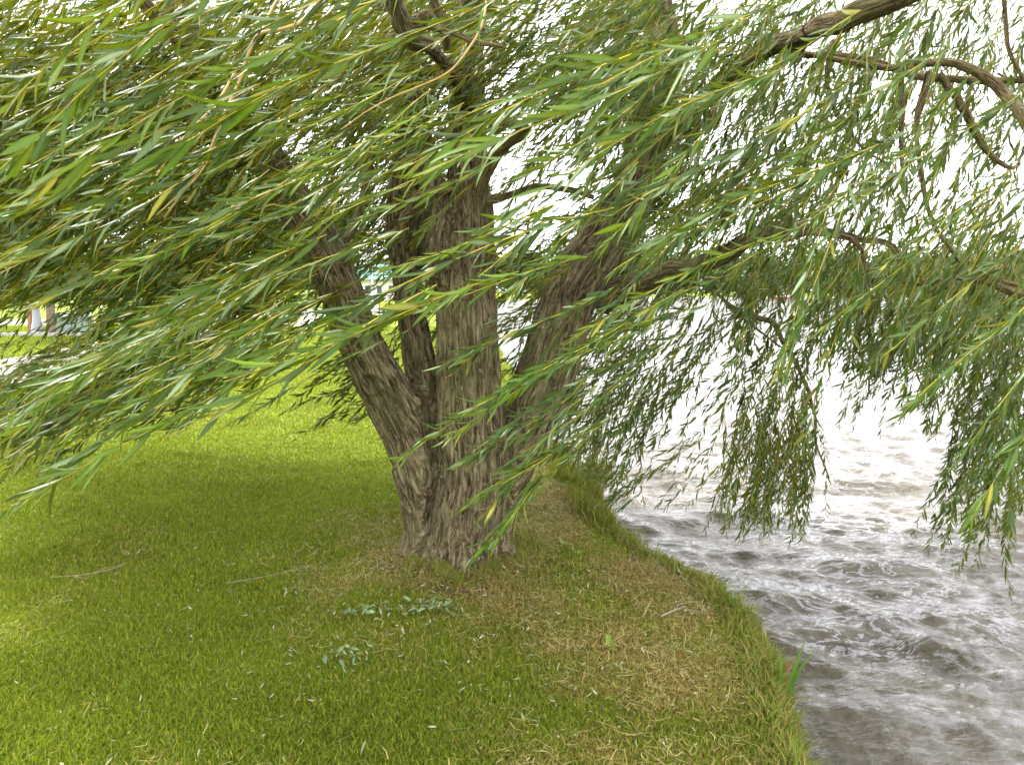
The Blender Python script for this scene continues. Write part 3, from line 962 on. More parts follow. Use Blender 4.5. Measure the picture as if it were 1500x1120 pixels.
# ---- near leafy twigs: each an object of its own
def near_twig(u0, v0, Y0, u1, v1, Y1, sag=0.0, leaf=0.105, spacing=0.0155, col=G_MID, r0=0.0015, stem=(0.44, 0.34, 0.02), spread=0.36, wind=1.0, start=0.0):
    A_, B_ = at(u0, v0, Y0), at(u1, v1, Y1)
    L = np.linalg.norm(B_ - A_)
    t_ = np.linspace(0, 1, 12)[:, None]
    P = A_ + (B_ - A_) * t_
    P[:, 2] -= (4 * sag * L * t_ * (1 - t_))[:, 0]
    ph = R.uniform(0, 6.28, 2)
    P += np.stack([np.zeros(12), np.sin(t_[:, 0] * 5 + ph[0]), np.sin(t_[:, 0] * 6 + ph[1])], -1) * L * 0.012
    lv = Leaves()
    T = (B_ - A_) / L
    lv.strand(P, r0, leaf, spacing, np.array(col) * R.uniform(0.85, 1.2), np.array(stem) * R.uniform(0.8, 1.2), T * 0.6 * wind, spread, 0.8, start)
    lv.SP = [P]
    lv.wid[0] = lv.wid[0] * 0.80; lv.curl[0] = R.normal(0.12, 0.30, len(lv.wid[0]))
    link("leafy_twig", lv.mesh("leafy_twig", 2), [M_LEAF, M_TWIG], tree)


G_N = (0.036, 0.080, 0.002); G_N2 = (0.072, 0.122, 0.003)
NT_ = [
    # across the stems in the centre
    (1000, 425, 2.6, 585, 678, 2.1, -0.02), (960, 470, 2.6, 650, 640, 2.2, -0.02), (1040, 440, 2.8, 700, 590, 2.3, -0.02),
    (1010, 480, 2.7, 690, 660, 2.3, -0.02), (1060, 400, 2.9, 780, 560, 2.4, -0.02), (870, 620, 2.6, 690, 730, 2.3, 0.02), (880, 560, 2.7, 745, 650, 2.4, 0.02),
    (835, 640, 2.5, 672, 748, 2.2, 0.03), (800, 690, 2.4, 695, 815, 2.2, 0.02), (790, 700, 2.4, 720, 800, 2.2, 0.0),
    # long wands from the right down to lower left
    (1330, 190, 1.9, 900, 395, 1.55, -0.02), (1250, 120, 1.7, 880, 330, 1.4, 0), (1150, 95, 1.5, 700, 330, 1.2, -0.02), (1060, 60, 1.35, 640, 250, 1.1, 0.0),
    (980, 50, 1.2, 600, 235, 1.05, 0.0), (1000, 120, 1.5, 560, 420, 1.3, 0.01), (950, 250, 1.6, 470, 470, 1.3, 0.0), (1010, 290, 1.7, 580, 420, 1.4, -0.02),
    (900, 300, 1.3, 430, 480, 1.05, -0.01), (860, 380, 1.3, 480, 500, 1.1, -0.02), (760, 400, 1.15, 330, 560, 0.98, -0.01), (640, 420, 1.1, 250, 640, 0.95, 0.0),
    (760, 130, 1.3, 420, 300, 1.15, 0.0), (700, 200, 1.5, 330, 380, 1.3, 0), (760, 260, 1.5, 380, 440, 1.3, 0), (880, 170, 1.6, 520, 330, 1.3, 0),
    # lower left
    (560, 430, 1.25, 0, 745, 1.1, -0.02), (430, 500, 1.2, 40, 735, 1.08, 0.01), (480, 340, 1.7, 0, 610, 1.4, -0.02), (450, 420, 1.9, 0, 680, 1.5, -0.02),
    (420, 400, 1.9, -20, 640, 1.6, -0.02), (360, 430, 2.1, -20, 660, 1.7, -0.01), (400, 380, 2.2, 40, 560, 1.8, -0.01), (420, 480, 2.3, 110, 600, 2.0, -0.01),
    (440, 470, 2.4, 150, 620, 2.1, -0.01), (350, 360, 1.8, -30, 520, 1.5, -0.02), (300, 330, 1.6, -30, 480, 1.4, -0.02), (280, 520, 1.8, -20, 700, 1.5, 0.0),
    (460, 430, 2.5, 240, 560, 2.3, 0), (400, 460, 2.5, 200, 600, 2.3, 0.0), (240, 480, 2.0, -30, 590, 1.8, 0), (200, 500, 1.7, -20, 640, 1.5, 0), (450, 440, 1.5, 180, 600, 1.3, 0), 
    (600, 480, 3.2, 330, 620, 2.9, 0.0),
    (930, 540, 2.8, 730, 690, 2.5, 0.02), (900, 600, 2.9, 760, 740, 2.7, 0.03), (860, 560, 2.6, 660, 690, 2.35, 0.02), (980, 500, 3.0, 800, 640, 2.7, 0.01), (840, 590, 2.5, 700, 760, 2.3, 0.03),
    (820, 300, 2.0, 560, 400, 1.7, 0.0), (740, 230, 2.2, 520, 330, 1.9, 0.0), (900, 420, 2.4, 640, 540, 2.1, 0.0),
    # upper left, close to the lens
    (330, -40, 1.0, 20, 230, 0.85, 0), (240, -50, 0.95, 0, 160, 0.85, 0), (420, -40, 1.1, 80, 130, 0.95, 0), (540, -30, 1.2, 120, 180, 1.0, 0), (560, 60, 1.4, 200, 240, 1.2, 0),
    (430, 60, 1.4, 0, 300, 1.15, 0), (380, 120, 1.5, -20, 330, 1.2, 0), (330, 170, 1.5, -20, 400, 1.3, 0), (500, 140, 1.7, 120, 330, 1.4, 0), (560, 200, 1.8, 160, 400, 1.5, 0),
    (480, 240, 1.6, 60, 440, 1.3, 0), (420, 300, 1.7, 0, 500, 1.4, 0), (300, 250, 1.4, -30, 420, 1.2, 0), (620, 100, 1.9, 300, 260, 1.6, 0), (680, 150, 2.0, 320, 320, 1.7, 0),
    (650, 260, 2.1, 280, 440, 1.8, 0), (600, 330, 2.0, 240, 480, 1.7, 0), (200, 60, 1.3, -40, 230, 1.1, 0), (160, 130, 1.5, -40, 280, 1.3, 0), (620, -30, 1.6, 260, 140, 1.3, 0),
    (760, -20, 1.7, 380, 150, 1.5, 0), (840, -30, 1.9, 520, 120, 1.6, 0), (820, 60, 1.9, 470, 220, 1.6, 0),
    # right side, nearer boughs
    (1180, -20, 1.9, 830, 150, 1.6, 0), (1260, 20, 2.1, 960, 190, 1.8, 0), (1400, 60, 2.0, 1120, 260, 1.8, 0), (1500, 130, 2.1, 1210, 330, 1.9, 0), (1380, 200, 2.2, 1060, 400, 2.0, -0.01),
    (1200, 260, 2.1, 880, 430, 1.8, -0.01), (1160, 330, 2.2, 820, 500, 1.9, -0.01), (1240, 240, 2.0, 960, 360, 1.8, 0), (1540, 330, 1.9, 1290, 520, 1.8, 0), (1550, 400, 1.9, 1330, 600, 1.8, 0),
    (1560, 470, 1.9, 1390, 690, 1.8, 0), (1560, 560, 1.9, 1420, 760, 1.8, 0), (1530, 420, 2.3, 1310, 620, 2.2, 0), (1420, 300, 2.4, 1190, 500, 2.2, 0), (1480, 250, 2.2, 1280, 400, 2.1, 0),
    (1120, 170, 2.0, 800, 340, 1.7, 0), (1100, 20, 1.5, 780, 170, 1.3, 0),
]
NT_ = [q_ for q_ in NT_ if q_[:2] not in ((760, 260), (880, 170), (1010, 290), (1120, 170), (820, 60), (650, 260), (1000, 120), (1200, 260), (950, 250), (700, 200))]
for (ur_, vr_, Yr_, n_) in (((180, 520), (330, 470), (1.5, 2.3), 12), ((120, 620), (-20, 260), (1.3, 2.0), 10), ((620, 980), (60, 380), (1.5, 2.2), 5), ((900, 1250), (120, 330), (1.9, 2.5), 5)):
    for k_ in range(n_):
        u_, v_, y_ = R.uniform(*ur_), R.uniform(*vr_), R.uniform(*Yr_)
        L_ = R.uniform(0.42, 0.62) / y_ * 1000; a_ = math.radians(heading(u_, v_) + R.normal(-1, 5))
        NT_.append((u_, v_, y_, u_ + L_ * math.cos(a_), v_ - L_ * math.sin(a_), y_ * 0.9, R.uniform(-0.03, 0.02)))
NT_ = [(a_, b_, Y_ * (1.22 if Y_ < 1.35 else 1.0), c_, d_, e_ * (1.22 if Y_ < 1.35 else 1.0), f_) for a_, b_, Y_, c_, d_, e_, f_ in NT_]
def _in_gap(q_):      # keep the view through to the park open
    t_ = np.linspace(0, 1, 30); u_ = q_[0] + (q_[3] - q_[0]) * t_; v_ = q_[1] + (q_[4] - q_[1]) * t_
    return bool(np.any((u_ > -10) & (u_ < 135) & (v_ > 452 - 0.06 * u_) & (v_ < 515 - 0.12 * u_)))
NT_ = [q_ for q_ in NT_ if not _in_gap(q_)]
for i, q_ in enumerate(NT_):
    u0, v0, Y0, u1, v1, Y1, sag = q_
    c = [G_N, G_N2, G_MID, G_DARK][i % 4]
    if u1 > 1000: c = G_GREY if i % 2 else G_MID
    near_twig(u0, v0, Y0, u1, v1, Y1, sag, leaf=R.uniform(0.078, 0.098), spacing=0.0155 if Y0 < 2.3 else 0.015, col=c)

# ------------------------------------------------------------------ grass
def blades(name, n, xr, yr, h, wdt, dens_fn, colfn, lean=0.5, flat=0.0, seg=True, zoff=0.0):
    if xr is None:      # finer and denser towards the near edge of the lawn
        y = np.exp(R.uniform(math.log(yr[0]), math.log(yr[1]), n)); x = R.uniform(-0.80, 0.5, n) * y - 0.1
    else:
        x = R.uniform(xr[0], xr[1], n); y = R.uniform(yr[0], yr[1], n)
    u, v = proj(np.stack([x, y, 0 * x], -1))
    k = (u > -60) & (u < 1560) & (v < 1180) & (land_d(x, y) < 0.02) & (R.random(n) < dens_fn(x, y))
    r = np.hypot(x + 0.27, y - 4.02)
    k &= r > 0.26
    x, y = x[k], y[k]; n = len(x)
    z = gh(x, y) + zoff
    hh = h * R.uniform(0.45, 1.35, n) * (0.6 + 0.8 * vn2(x, y, 2.2, 51, 2))
    a = R.uniform(0, 2 * PI, n); ln = lean * R.uniform(0.2, 1.2, n) + flat
    dx, dy_ = np.cos(a), np.sin(a)
    up = 1 / np.sqrt(1 + ln * ln); hor = ln * up
    if xr is None:
        wdt = wdt * np.maximum(1.0, y / 3.2); hh = hh * np.maximum(1.0, (y / 6.0) ** 0.5)
    b = R.uniform(0, PI, n); wx, wy = np.cos(b) * wdt / 2, np.sin(b) * wdt / 2
    P = np.stack([x, y, z], -1)
    def lift(t_, hz):  # curved
        return P + np.stack([dx * hh * hor * t_ ** 1.6, dy_ * hh * hor * t_ ** 1.6, hh * up * t_ * (1 - hz * t_)], -1)
    W = np.stack([wx, wy, 0 * wx], -1)
    if seg:
        m_ = lift(0.55, 0.1); tip = lift(1.0, 0.25)
        V = np.stack([P - W, P + W, m_ - W * 0.8, m_ + W * 0.8, tip], 1)
        k_ = 5; f4 = [(0, 1, 3, 2)]; f3 = [(2, 3, 4)]
    else:
        tip = lift(1.0, 0.2); V = np.stack([P - W, P + W, tip], 1); k_ = 3; f4 = []; f3 = [(0, 1, 2)]
    off = (np.arange(n) * k_)[:, None, None]
    loops = [(np.array(f3)[None] + off).ravel()]; cnt = [np.full(n * len(f3), 3)]
    if f4:
        loops.append((np.array(f4)[None] + off).ravel()); cnt.append(np.full(n * len(f4), 4))
    c = colfn(x, y, n)
    me = np_mesh(name, V.reshape(-1, 3), np.concatenate(loops), np.concatenate(cnt), False, np.repeat(c, k_, 0))
    return me


def dryness(x, y):
    r = np.hypot(x + 0.25, (y - 3.95))
    d1 = np.clip(1.35 - r, 0, 1)
    d2 = sstep(-0.35, 0.35, x) * sstep(11, 7, y)
    d3 = sstep(0.5, 0.72, vn2(x, y, 1.6, 61, 3)) * 0.5
    nn = vn2(x, y, 3.0, 62, 3)
    edge = sstep(-0.28, -0.05, land_d(x, y))
    return np.clip((np.maximum(d1 * 1.0, d2 * 1.0) + d3 * 0.35) * sstep(0.25, 0.72, nn) * 1.15 - edge * 0.5, 0, 1)


def turf_col(x, y, n):
    d = dryness(x, y)
    g = np.array([0.145, 0.205, 0.007]) * (0.4 + 1.05 * vn2(x, y, 1.6, 63, 3))[:, None] * R.uniform(0.5, 1.5, (n, 1))
    g2 = np.array([0.32, 0.33, 0.03]) * R.uniform(0.7, 1.2, (n, 1))
    g = np.where(R.random((n, 1)) < 0.22, g2, g)
    s_ = np.where(R.random((n, 1)) < 0.5, np.array([[0.46, 0.32, 0.12]]), np.array([[0.28, 0.16, 0.05]])) * R.uniform(0.6, 1.3, (n, 1))
    return np.where(R.random(n)[:, None] < d[:, None] * 0.95, s_, g)


def tdens(x, y):
    r = np.hypot(x + 0.25, y - 3.95)
    return np.clip(0.45 + 0.75 * vn2(x, y, 2.5, 64, 2), 0, 1) * (1 - 0.9 * sstep(0.78, 0.40, r) * sstep(0.3, 0.55, vn2(x, y, 5.0, 66, 2)))


meshes = [blades("g%d" % i, 200000, None, (1.95, 30.0), 0.040, 0.0034, tdens, turf_col, 0.85) for i in range(4)]


def merge(name, mats, mlist):
    Vs, Ls, Cs, T_ = [], [], [], []; o = 0
    for me in mlist:
        v = np.zeros(len(me.vertices) * 3, dtype=np.float32); me.vertices.foreach_get("co", v)
        l = np.zeros(len(me.loops), dtype=np.int32); me.loops.foreach_get("vertex_index", l)
        c = np.zeros(len(me.polygons), dtype=np.int32); me.polygons.foreach_get("loop_total", c)
        tc_ = np.zeros(len(me.vertices) * 4, dtype=np.float32); me.attributes["tint"].data.foreach_get("color", tc_)
        Vs.append(v.reshape(-1, 3)); Ls.append(l + o); Cs.append(c); T_.append(tc_.reshape(-1, 4)[:, :3]); o += len(me.vertices)
        bpy.data.meshes.remove(me)
    me = np_mesh(name, np.concatenate(Vs), np.concatenate(Ls), np.concatenate(Cs), False, np.concatenate(T_))
    return link(name, me, mats)


# footpath and road stay clear of blades
def off_path(x, y):
    return 1.0
tag(merge("lawn_grass", M_GRASS, meshes), "short mown green grass covering the lawn under the willow", "grass", kind="stuff")

# lush rim along the bank
def rim_d(x, y):
    d = land_d(x, y)
    return np.clip(sstep(-0.26, -0.08, d) * sstep(0.06, 0.0, d), 0, 1)
def rim_c(x, y, n):
    c = np.array([0.12, 0.18, 0.014]) * R.uniform(0.45, 1.4, (n, 1))
    return np.where(R.random((n, 1)) < 0.45, np.array([[0.34, 0.25, 0.08]]) * R.uniform(0.7, 1.2, (n, 1)), c)
rim = [blades("r1", 90000, (0.3, 1.5), (1.9, 6.0), 0.085, 0.005, rim_d, rim_c, 0.7),
       blades("r2", 60000, (-0.6, 1.2), (6.0, 14.0), 0.12, 0.008, rim_d, rim_c, 0.6),
       blades("r3", 16000, (0.35, 1.1), (4.6, 6.6), 0.20, 0.006, lambda x, y: rim_d(x, y) * 0.9, rim_c, 0.6)]
def tuft_d(x, y):
    d = land_d(x, y)
    return sstep(-0.20, -0.05, d) * sstep(0.03, 0.0, d) * sstep(0.50, 0.62, vn2(x, y, 5.5, 77, 2))
def foot_d(x, y):
    r = np.hypot((x + 0.27) * 0.92, y - 4.0)
    return sstep(0.52, 0.38, r) * sstep(0.48, 0.60, vn2(x, y, 6.0, 78, 2))
rim += [blades("r4", 60000, (0.5, 1.5), (1.9, 6.0), 0.15, 0.0055, tuft_d, rim_c, 1.3),
        blades("r5", 26000, (-0.9, 0.4), (3.4, 4.4), 0.075, 0.0035, foot_d, rim_c, 0.9)]
tag(merge("bank_grass", M_GRASS, rim), "longer ragged grass fringing the edge of the bank above the water", "grass", kind="stuff")

# dry straw lying about
def straw(n, xr, yr):
    x = R.uniform(xr[0], xr[1], n); y = R.uniform(yr[0], yr[1], n)
    k = (R.random(n) < dryness(x, y) * 1.3 + 0.015) & (land_d(x, y) < -0.05) & (np.hypot(x + 0.27, y - 4.02) > 0.3)
    x, y = x[k], y[k]; n = len(x)
    z = gh(x, y) + R.uniform(0.012, 0.04, n)
    a = R.uniform(0, 2 * PI, n); L = 0.02 + 0.10 * R.random(n) ** 2; tl = R.normal(0, 0.18, n); bw = R.normal(0, 0.4, n)
    D = np.stack([np.cos(a), np.sin(a), tl], -1); S_ = np.stack([-np.sin(a), np.cos(a), 0 * a], -1)
    P = np.stack([x, y, z], -1); wd = R.uniform(0.0016, 0.0042, n)[:, None]
    Pm = P + D * (L / 2)[:, None] + S_ * (L * bw)[:, None]; Pe = P + D * L[:, None]
    V = np.stack([P - S_ * wd / 2, P + S_ * wd / 2, Pm - S_ * wd / 2, Pm + S_ * wd / 2, Pe], 1)
    off = (np.arange(n) * 5)[:, None, None]
    l4 = (np.array([(0, 1, 3, 2)])[None] + off).ravel(); l3 = (np.array([(2, 3, 4)])[None] + off).ravel()
    pal = np.array([[0.56, 0.42, 0.19], [0.44, 0.28, 0.09], [0.24, 0.12, 0.04], [0.62, 0.52, 0.28]])
    c = pal[R.integers(0, 4, n)] * R.uniform(0.6, 1.2, (n, 1))
    me = np_mesh("dry_straw", V.reshape(-1, 3), np.concatenate([l3, l4]), np.concatenate([np.full(n, 3), np.full(n, 4)]), False, np.repeat(c, 5, 0))
    return link("dry_straw", me, M_GRASS)


tag(straw(62000, (-2.4, 1.5), (1.9, 8.0)), "tan dry grass clippings scattered round the tree foot and bank", "dry grass", kind="stuff")

# fallen leaves
Ld = Leaves()
n = 2300
x = R.uniform(-5, 1.2, n); y = 2.0 + R.random(n) ** 1.5 * 8; q_ = R.random(n) < 0.4; x = np.where(q_, -0.3 + R.normal(0, 0.8, n), x); y = np.where(q_, 3.4 + R.normal(0, 0.6, n), y); k = (land_d(x, y) < -0.1) & (np.hypot(x + 0.27, y - 4.02) > 0.4)
x, y = x[k], y[k]; n = len(x)
a = R.uniform(0, 2 * PI, n)
Ld.base = [np.stack([x, y, gh(x, y) + R.uniform(0.03, 0.05, n)], -1)]
dd = np.stack([np.cos(a), np.sin(a), R.normal(0, 0.12, n)], -1); Ld.dir = [dd / np.linalg.norm(dd, axis=1)[:, None]]
nn_ = np.stack([R.normal(0, 0.3, n), R.normal(0, 0.3, n), np.ones(n)], -1); nn_ -= dd * (nn_ * dd).sum(1)[:, None]; Ld.nrm = [nn_ / np.linalg.norm(nn_, axis=1)[:, None]]
Ld.len = [0.010 + 0.035 * R.random(n) ** 2]; Ld.wid = [R.uniform(0.004, 0.010, n)]; Ld.curl = [R.normal(0, 0.3, n)]
pal = np.array([[0.46, 0.46, 0.40], [0.30, 0.33, 0.20], [0.34, 0.24, 0.08], [0.05, 0.025, 0.015], [0.55, 0.52, 0.48]])
Ld.col = [pal[R.integers(0, 5, n)] * R.uniform(0.7, 1.2, (n, 1))]
ld = Ld.mesh("fallen_leaves", 1, np.zeros(3))
tag(link("fallen_leaves", ld, [M_GRASS, M_TWIG]), "small pale and brown leaves scattered over the grass", "fallen leaves", kind="stuff")

# silvery cut sprigs lying on the grass
def sprig(u, v, du, dv, n, label):
    g0 = gnd(u, v); g1 = gnd(u + du, v + dv)
    lv = Leaves()
    P = np.linspace(g0, g1, 6); P[:, 2] = gh(P[:, 0], P[:, 1]) + 0.045
    P[:, 1] += R.normal(0, 0.01, 6)
    L = np.linalg.norm(g1 - g0)
    lv.strand(P, 0.0015, 0.045, L / n, (0.19, 0.25, 0.14), (0.2, 0.15, 0.06), np.zeros(3), 1.1, 2.5)
    m_ = len(lv.wid[0]); lv.wid[0] = lv.wid[0] * R.uniform(1.2, 3.0, m_); lv.len[0] = lv.len[0] * R.uniform(0.4, 1.1, m_)
    lv.base[0] = lv.base[0] + np.stack([R.normal(0, 0.022, m_), R.normal(0, 0.030, m_), R.uniform(-0.012, 0.012, m_)], -1)
    a_ = R.uniform(0, 2 * PI, m_); dd_ = np.stack([np.cos(a_), np.sin(a_), R.normal(0, 0.3, m_)], -1); lv.dir[0] = dd_ / np.linalg.norm(dd_, axis=1)[:, None]
    nn2 = np.stack([R.normal(0, 0.4, m_), R.normal(0, 0.4, m_), np.ones(m_)], -1); nn2 -= lv.dir[0] * (nn2 * lv.dir[0]).sum(1)[:, None]; lv.nrm[0] = nn2 / np.linalg.norm(nn2, axis=1)[:, None]
    o = link("fallen_sprig", lv.mesh("fallen_sprig", 2, g0), [M_LEAF, M_TWIG]); o.location = g0
    tag(o, label, "sprig", "withered sprigs lying on the lawn")
sprig(498, 912, 75, -12, 36, "grey-green withered sprig on the grass, nearest below the trunk's left side")
sprig(575, 905, 90, -10, 42, "longest grey-green withered sprig on the grass right below the trunk")
sprig(480, 968, 60, 4, 26, "small withered grey-green sprig lowest on the grass left of the trunk")
sprig(610, 893, 70, 8, 26, "withered grey-green sprig closest under the foot of the trunk")

# a thin bare fallen stick on the left lawn, another on the right
M_STICK = simple("dead_twig", (0.28, 0.21, 0.15), 0.8, scale=40)
def stick(pts, r, label):
    P = np.array([gnd(u, v) for u, v in pts]); P[:, 2] = gh(P[:, 0], P[:, 1]) + 0.045
    C = catmull(P, 5); b_ = MB(); o0 = C[0].copy(); b_.tube(C - o0, np.linspace(r, r * 0.4, len(C)), 6)
    # two side twigs
    i = len(C) // 2
    for s_ in (1, -1):
        b_.tube(np.array([C[i], C[i] + [0.05, 0.05 * s_, 0.012], C[i] + [0.12, 0.07 * s_, 0.01]]) - o0, [r * 0.5, r * 0.4, r * 0.2], 5)
        i += 3
    o = b_.build("fallen_stick", M_STICK, None, True); o.location = o0
    tag(o, label, "stick", "fallen sticks on the grass")
stick([(182, 838), (160, 846), (120, 853), (75, 856)], 0.0032, "thin grey-brown bare stick lying on the green lawn at lower left")
stick([(968, 916), (985, 908), (1003, 900)], 0.005, "short brown stick lying on the dry bank grass right of the trunk")
stick([(330, 866), (380, 858), (440, 845), (480, 833)], 0.002, "long straw-coloured stalk lying on the lawn left of the trunk foot")

# broad-leaved weeds
def weed(u, v, n, h, label):
    g = gnd(u, v); g[2] = gh(g[0], g[1]) + 0.005
    lv = Leaves()
    a = R.uniform(0, 2 * PI, n)
    D = np.stack([np.cos(a), np.sin(a), R.uniform(0.3, 1.3, n)], -1); D /= np.linalg.norm(D, axis=1)[:, None]
    N = np.stack([-D[:, 0] * D[:, 2], -D[:, 1] * D[:, 2], 1 - D[:, 2] ** 2], -1); N /= np.linalg.norm(N, axis=1)[:, None]
    lv.base = [np.tile(g, (n, 1))]; lv.dir = [D]; lv.nrm = [N]; lv.len = [h * R.uniform(0.6, 1.2, n)]; lv.wid = [h * R.uniform(0.3, 0.42, n)]
    lv.curl = [R.uniform(0.1, 0.4, n)]; lv.col = [np.array([0.16, 0.27, 0.02]) * R.uniform(0.8, 1.25, (n, 1))]
    o = link("weed_plant", lv.mesh("weed_plant", 2, g), [M_GRASS, M_TWIG]); o.location = g
    tag(o, label, "weed", "broad-leaved weeds in the bank grass")
weed(893, 950, 9, 0.06, "bright green broad-leaved weed near the bottom of the bank grass")
weed(826, 800, 8, 0.06, "bright green weed in the dry grass just right of the trunk foot")
weed(858, 950, 6, 0.035, "tiny round-leaved weed beside the bright green weed low on the bank")
weed(848, 815, 6, 0.045, "small weed with upright leaves second from the trunk foot")

# reed tufts at the water's edge
def reed(u, v, n, h, lean, label, col=(0.085, 0.17, 0.03), wd=0.016):
    g = gnd(u, v); g[2] = min(gh(np.array(g[0]), np.array(g[1])), -0.05) - 0.03
    V = []; F = []; C = []
    for i in range(n):
        b0 = g + np.array([R.normal(0, 0.015), R.normal(0, 0.015), 0]); a = lean + R.normal(0, 0.25)
        hi = h * R.uniform(0.7, 1.1); ba = R.uniform(-0.4, 0.4)
        for k_ in range(6):
            tt = k_ / 5
            c = b0 + np.array([math.sin(a) * hi * tt ** 1.5, ba * 0.2 * tt * hi, math.cos(a) * hi * tt])
            w_ = wd / 2 * (1 - tt ** 2.2) * (0.7 + tt)
            V += [tuple(c - np.array([w_, 0, 0]) - g), tuple(c + np.array([0, 0.25 * w_, 0]) - g), tuple(c + np.array([w_, 0, 0]) - g)]
            C += [np.array(col) * R.uniform(0.9, 1.1)] * 3
        o_ = i * 18
        for k_ in range(5):
            for s_ in (0, 1):
                F.append((o_ + 3 * k_ + s_, o_ + 3 * k_ + s_ + 1, o_ + 3 * k_ + s_ + 4, o_ + 3 * k_ + s_ + 3))
    me = np_mesh("reed_plant", np.array(V), np.array(F).ravel(), np.full(len(F), 4), True, np.array(C))
    o = link("reed_plant", me, M_GRASS); o.location = g
    tag(o, label, "reeds", "reed tufts along the water's edge")
reed(1150, 985, 6, 0.31, 0.28, "upright green reed tuft at the bank edge, tallest one beside the dark water")
reed(1138, 960, 4, 0.14, 0.5, "small orange-brown reed tuft just left of the tallest reeds", (0.28, 0.15, 0.03), 0.009)
reed(1085, 905, 5, 0.13, 0.9, "low reed tuft leaning over the water above the tall reeds")
reed(1330, 1090, 5, 0.30, -0.5, "curved reed blades standing in the dark water at the lower right")

# leafy bush overhanging the bank behind the tree
def bush(c, rx, ry, h, n, leafl, cols, label, cat="shrub", name="bank_shrub", group=None):
    root = empty(name, c); tag(root, label, cat, group)
    lv = Leaves()
    for i in range(n):
        a = R.uniform(0, 2 * PI); rr_ = math.sqrt(R.random())
        top = np.array([rx * rr_ * math.cos(a), ry * rr_ * math.sin(a), h * (1 - 0.5 * rr_ ** 2) * R.uniform(0.6, 1.1)])
        P = np.linspace(np.array([top[0] * 0.3, top[1] * 0.3, 0]), top, 5)
        lv.strand(P, 0.003, leafl, leafl * 0.28, np.array(cols[R.choice(len(cols))]), OST, np.zeros(3), 1.0, 2.0, 0.2)
    link("foliage", lv.mesh("foliage", 1, np.zeros(3)), [M_LEAF, M_TWIG], root)
    return root
g = gnd(868, 700); bush((g[0], g[1] + 0.1, -0.1), 0.35, 0.5, 0.28, 90, 0.05, [G_MID, G_DARK, (0.1, 0.19, 0.02)], "low leafy green shrub at the bank edge right behind the trunk")
g = gnd(800, 600); bush((g[0] + 0.1, g[1], -0.05), 0.5, 0.9, 0.40, 120, 0.06, [G_MID, G_YEL], "taller pale green shrub on the bank seen between trunk and water")

# ------------------------------------------------------------------ park things far behind
M_CAB = simple("painted_cabinet", (0.25, 0.32, 0.29), 0.5, var=0.08, scale=6)
M_LAMP = simple("lamp_paint", (0.30, 0.30, 0.36), 0.45, var=0.06, scale=6)
M_GLASS = simple("lamp_glass", (0.8, 0.8, 0.78), 0.2, var=0.03, scale=3)
M_WOOD = simple("post_wood", (0.30, 0.15, 0.07), 0.85, scale=10)
M_ORANGE = simple("orange_paint", (0.75, 0.28, 0.06), 0.6, var=0.1)
M_WHITE = simple("white_paint", (0.82, 0.82, 0.80), 0.5, var=0.05)
M_TRUNK = simple("young_bark", (0.17, 0.125, 0.095), 0.95, scale=25, bump=0.8)
M_TEAL = simple("teal_roof", (0.07, 0.22, 0.21), 0.5, var=0.08)
M_WALL = simple("pale_wall", (0.72, 0.68, 0.62), 0.8, var=0.06)
M_DARKG = simple("window_glass", (0.05, 0.07, 0.08), 0.15, var=0.1)
M_DARK = simple("dark_metal", (0.03, 0.03, 0.035), 0.5, var=0.1)


def G3(u, v, lift=0.0):
    p = gnd(u, v); p[2] = gh(np.array(p[0]), np.array(p[1])) + lift
    return p

# electrical cabinet with a curved lid
p = G3(106, 488)
root = empty("utility_cabinet", p, math.radians(28)); tag(root, "pale grey-green utility cabinet with a rounded lid beside the young tree trunk", "cabinet")
b_ = MB(); b_.box((0, 0, 0.05), (1.34, 1.0, 0.10)); b_.build("base", M_KERB, root, bevel=0.01)
b_ = MB(); b_.box((0, 0, 0.34), (1.26, 0.92, 0.48)); b_.build("body", M_CAB, root, bevel=0.015)
b_ = MB(); V = []; F = []
for i in range(13):
    a = PI * i / 12; yy = -0.48 * math.cos(a); zz = 0.582 + 0.20 * math.sin(a) ** 0.7
    V += [(-0.65, yy, zz), (0.65, yy, zz)]
for i in range(12): F.append((2 * i, 2 * i + 1, 2 * i + 3, 2 * i + 2))
F.append(tuple(range(0, 26, 2))); F.append(tuple(range(25, 0, -2))); F.append((0, 24, 25, 1))
b_.add(V, F); b_.build("lid", M_CAB, root)
b_ = MB(); b_.box((0.36, -0.475, 0.36), (0.03, 0.03, 0.16)); b_.build("handle", M_DARK, root)

# lamp post
p = G3(55, 490)
root = empty("street_lamp", p); tag(root, "pale lamp post with a wide fluted base left of the young tree", "street lamp")
b_ = MB(); b_.lathe([(0.24, 0), (0.24, 0.12), (0.20, 0.16), (0.19, 0.22), (0.15, 0.45), (0.12, 0.75), (0.10, 1.0), (0.12, 1.03), (0.085, 1.08)], n=24, flute=0.06); b_.build("base", M_LAMP, root, True)
b_ = MB(); b_.lathe([(0.07, 1.08), (0.05, 3.6), (0.08, 3.64), (0.08, 3.7)], n=20, flute=0.05); b_.build("pole", M_LAMP, root, True)
b_ = MB(); b_.lathe([(0.10, 3.7), (0.20, 3.85), (0.22, 4.05), (0.16, 4.25), (0.05, 4.3)], n=20); b_.build("globe", M_GLASS, root, True)
b_ = MB(); b_.lathe([(0.17, 4.301), (0.10, 4.40), (0.03, 4.5), (0.02, 4.6)], n=20); b_.build("cap", M_LAMP, root, True)
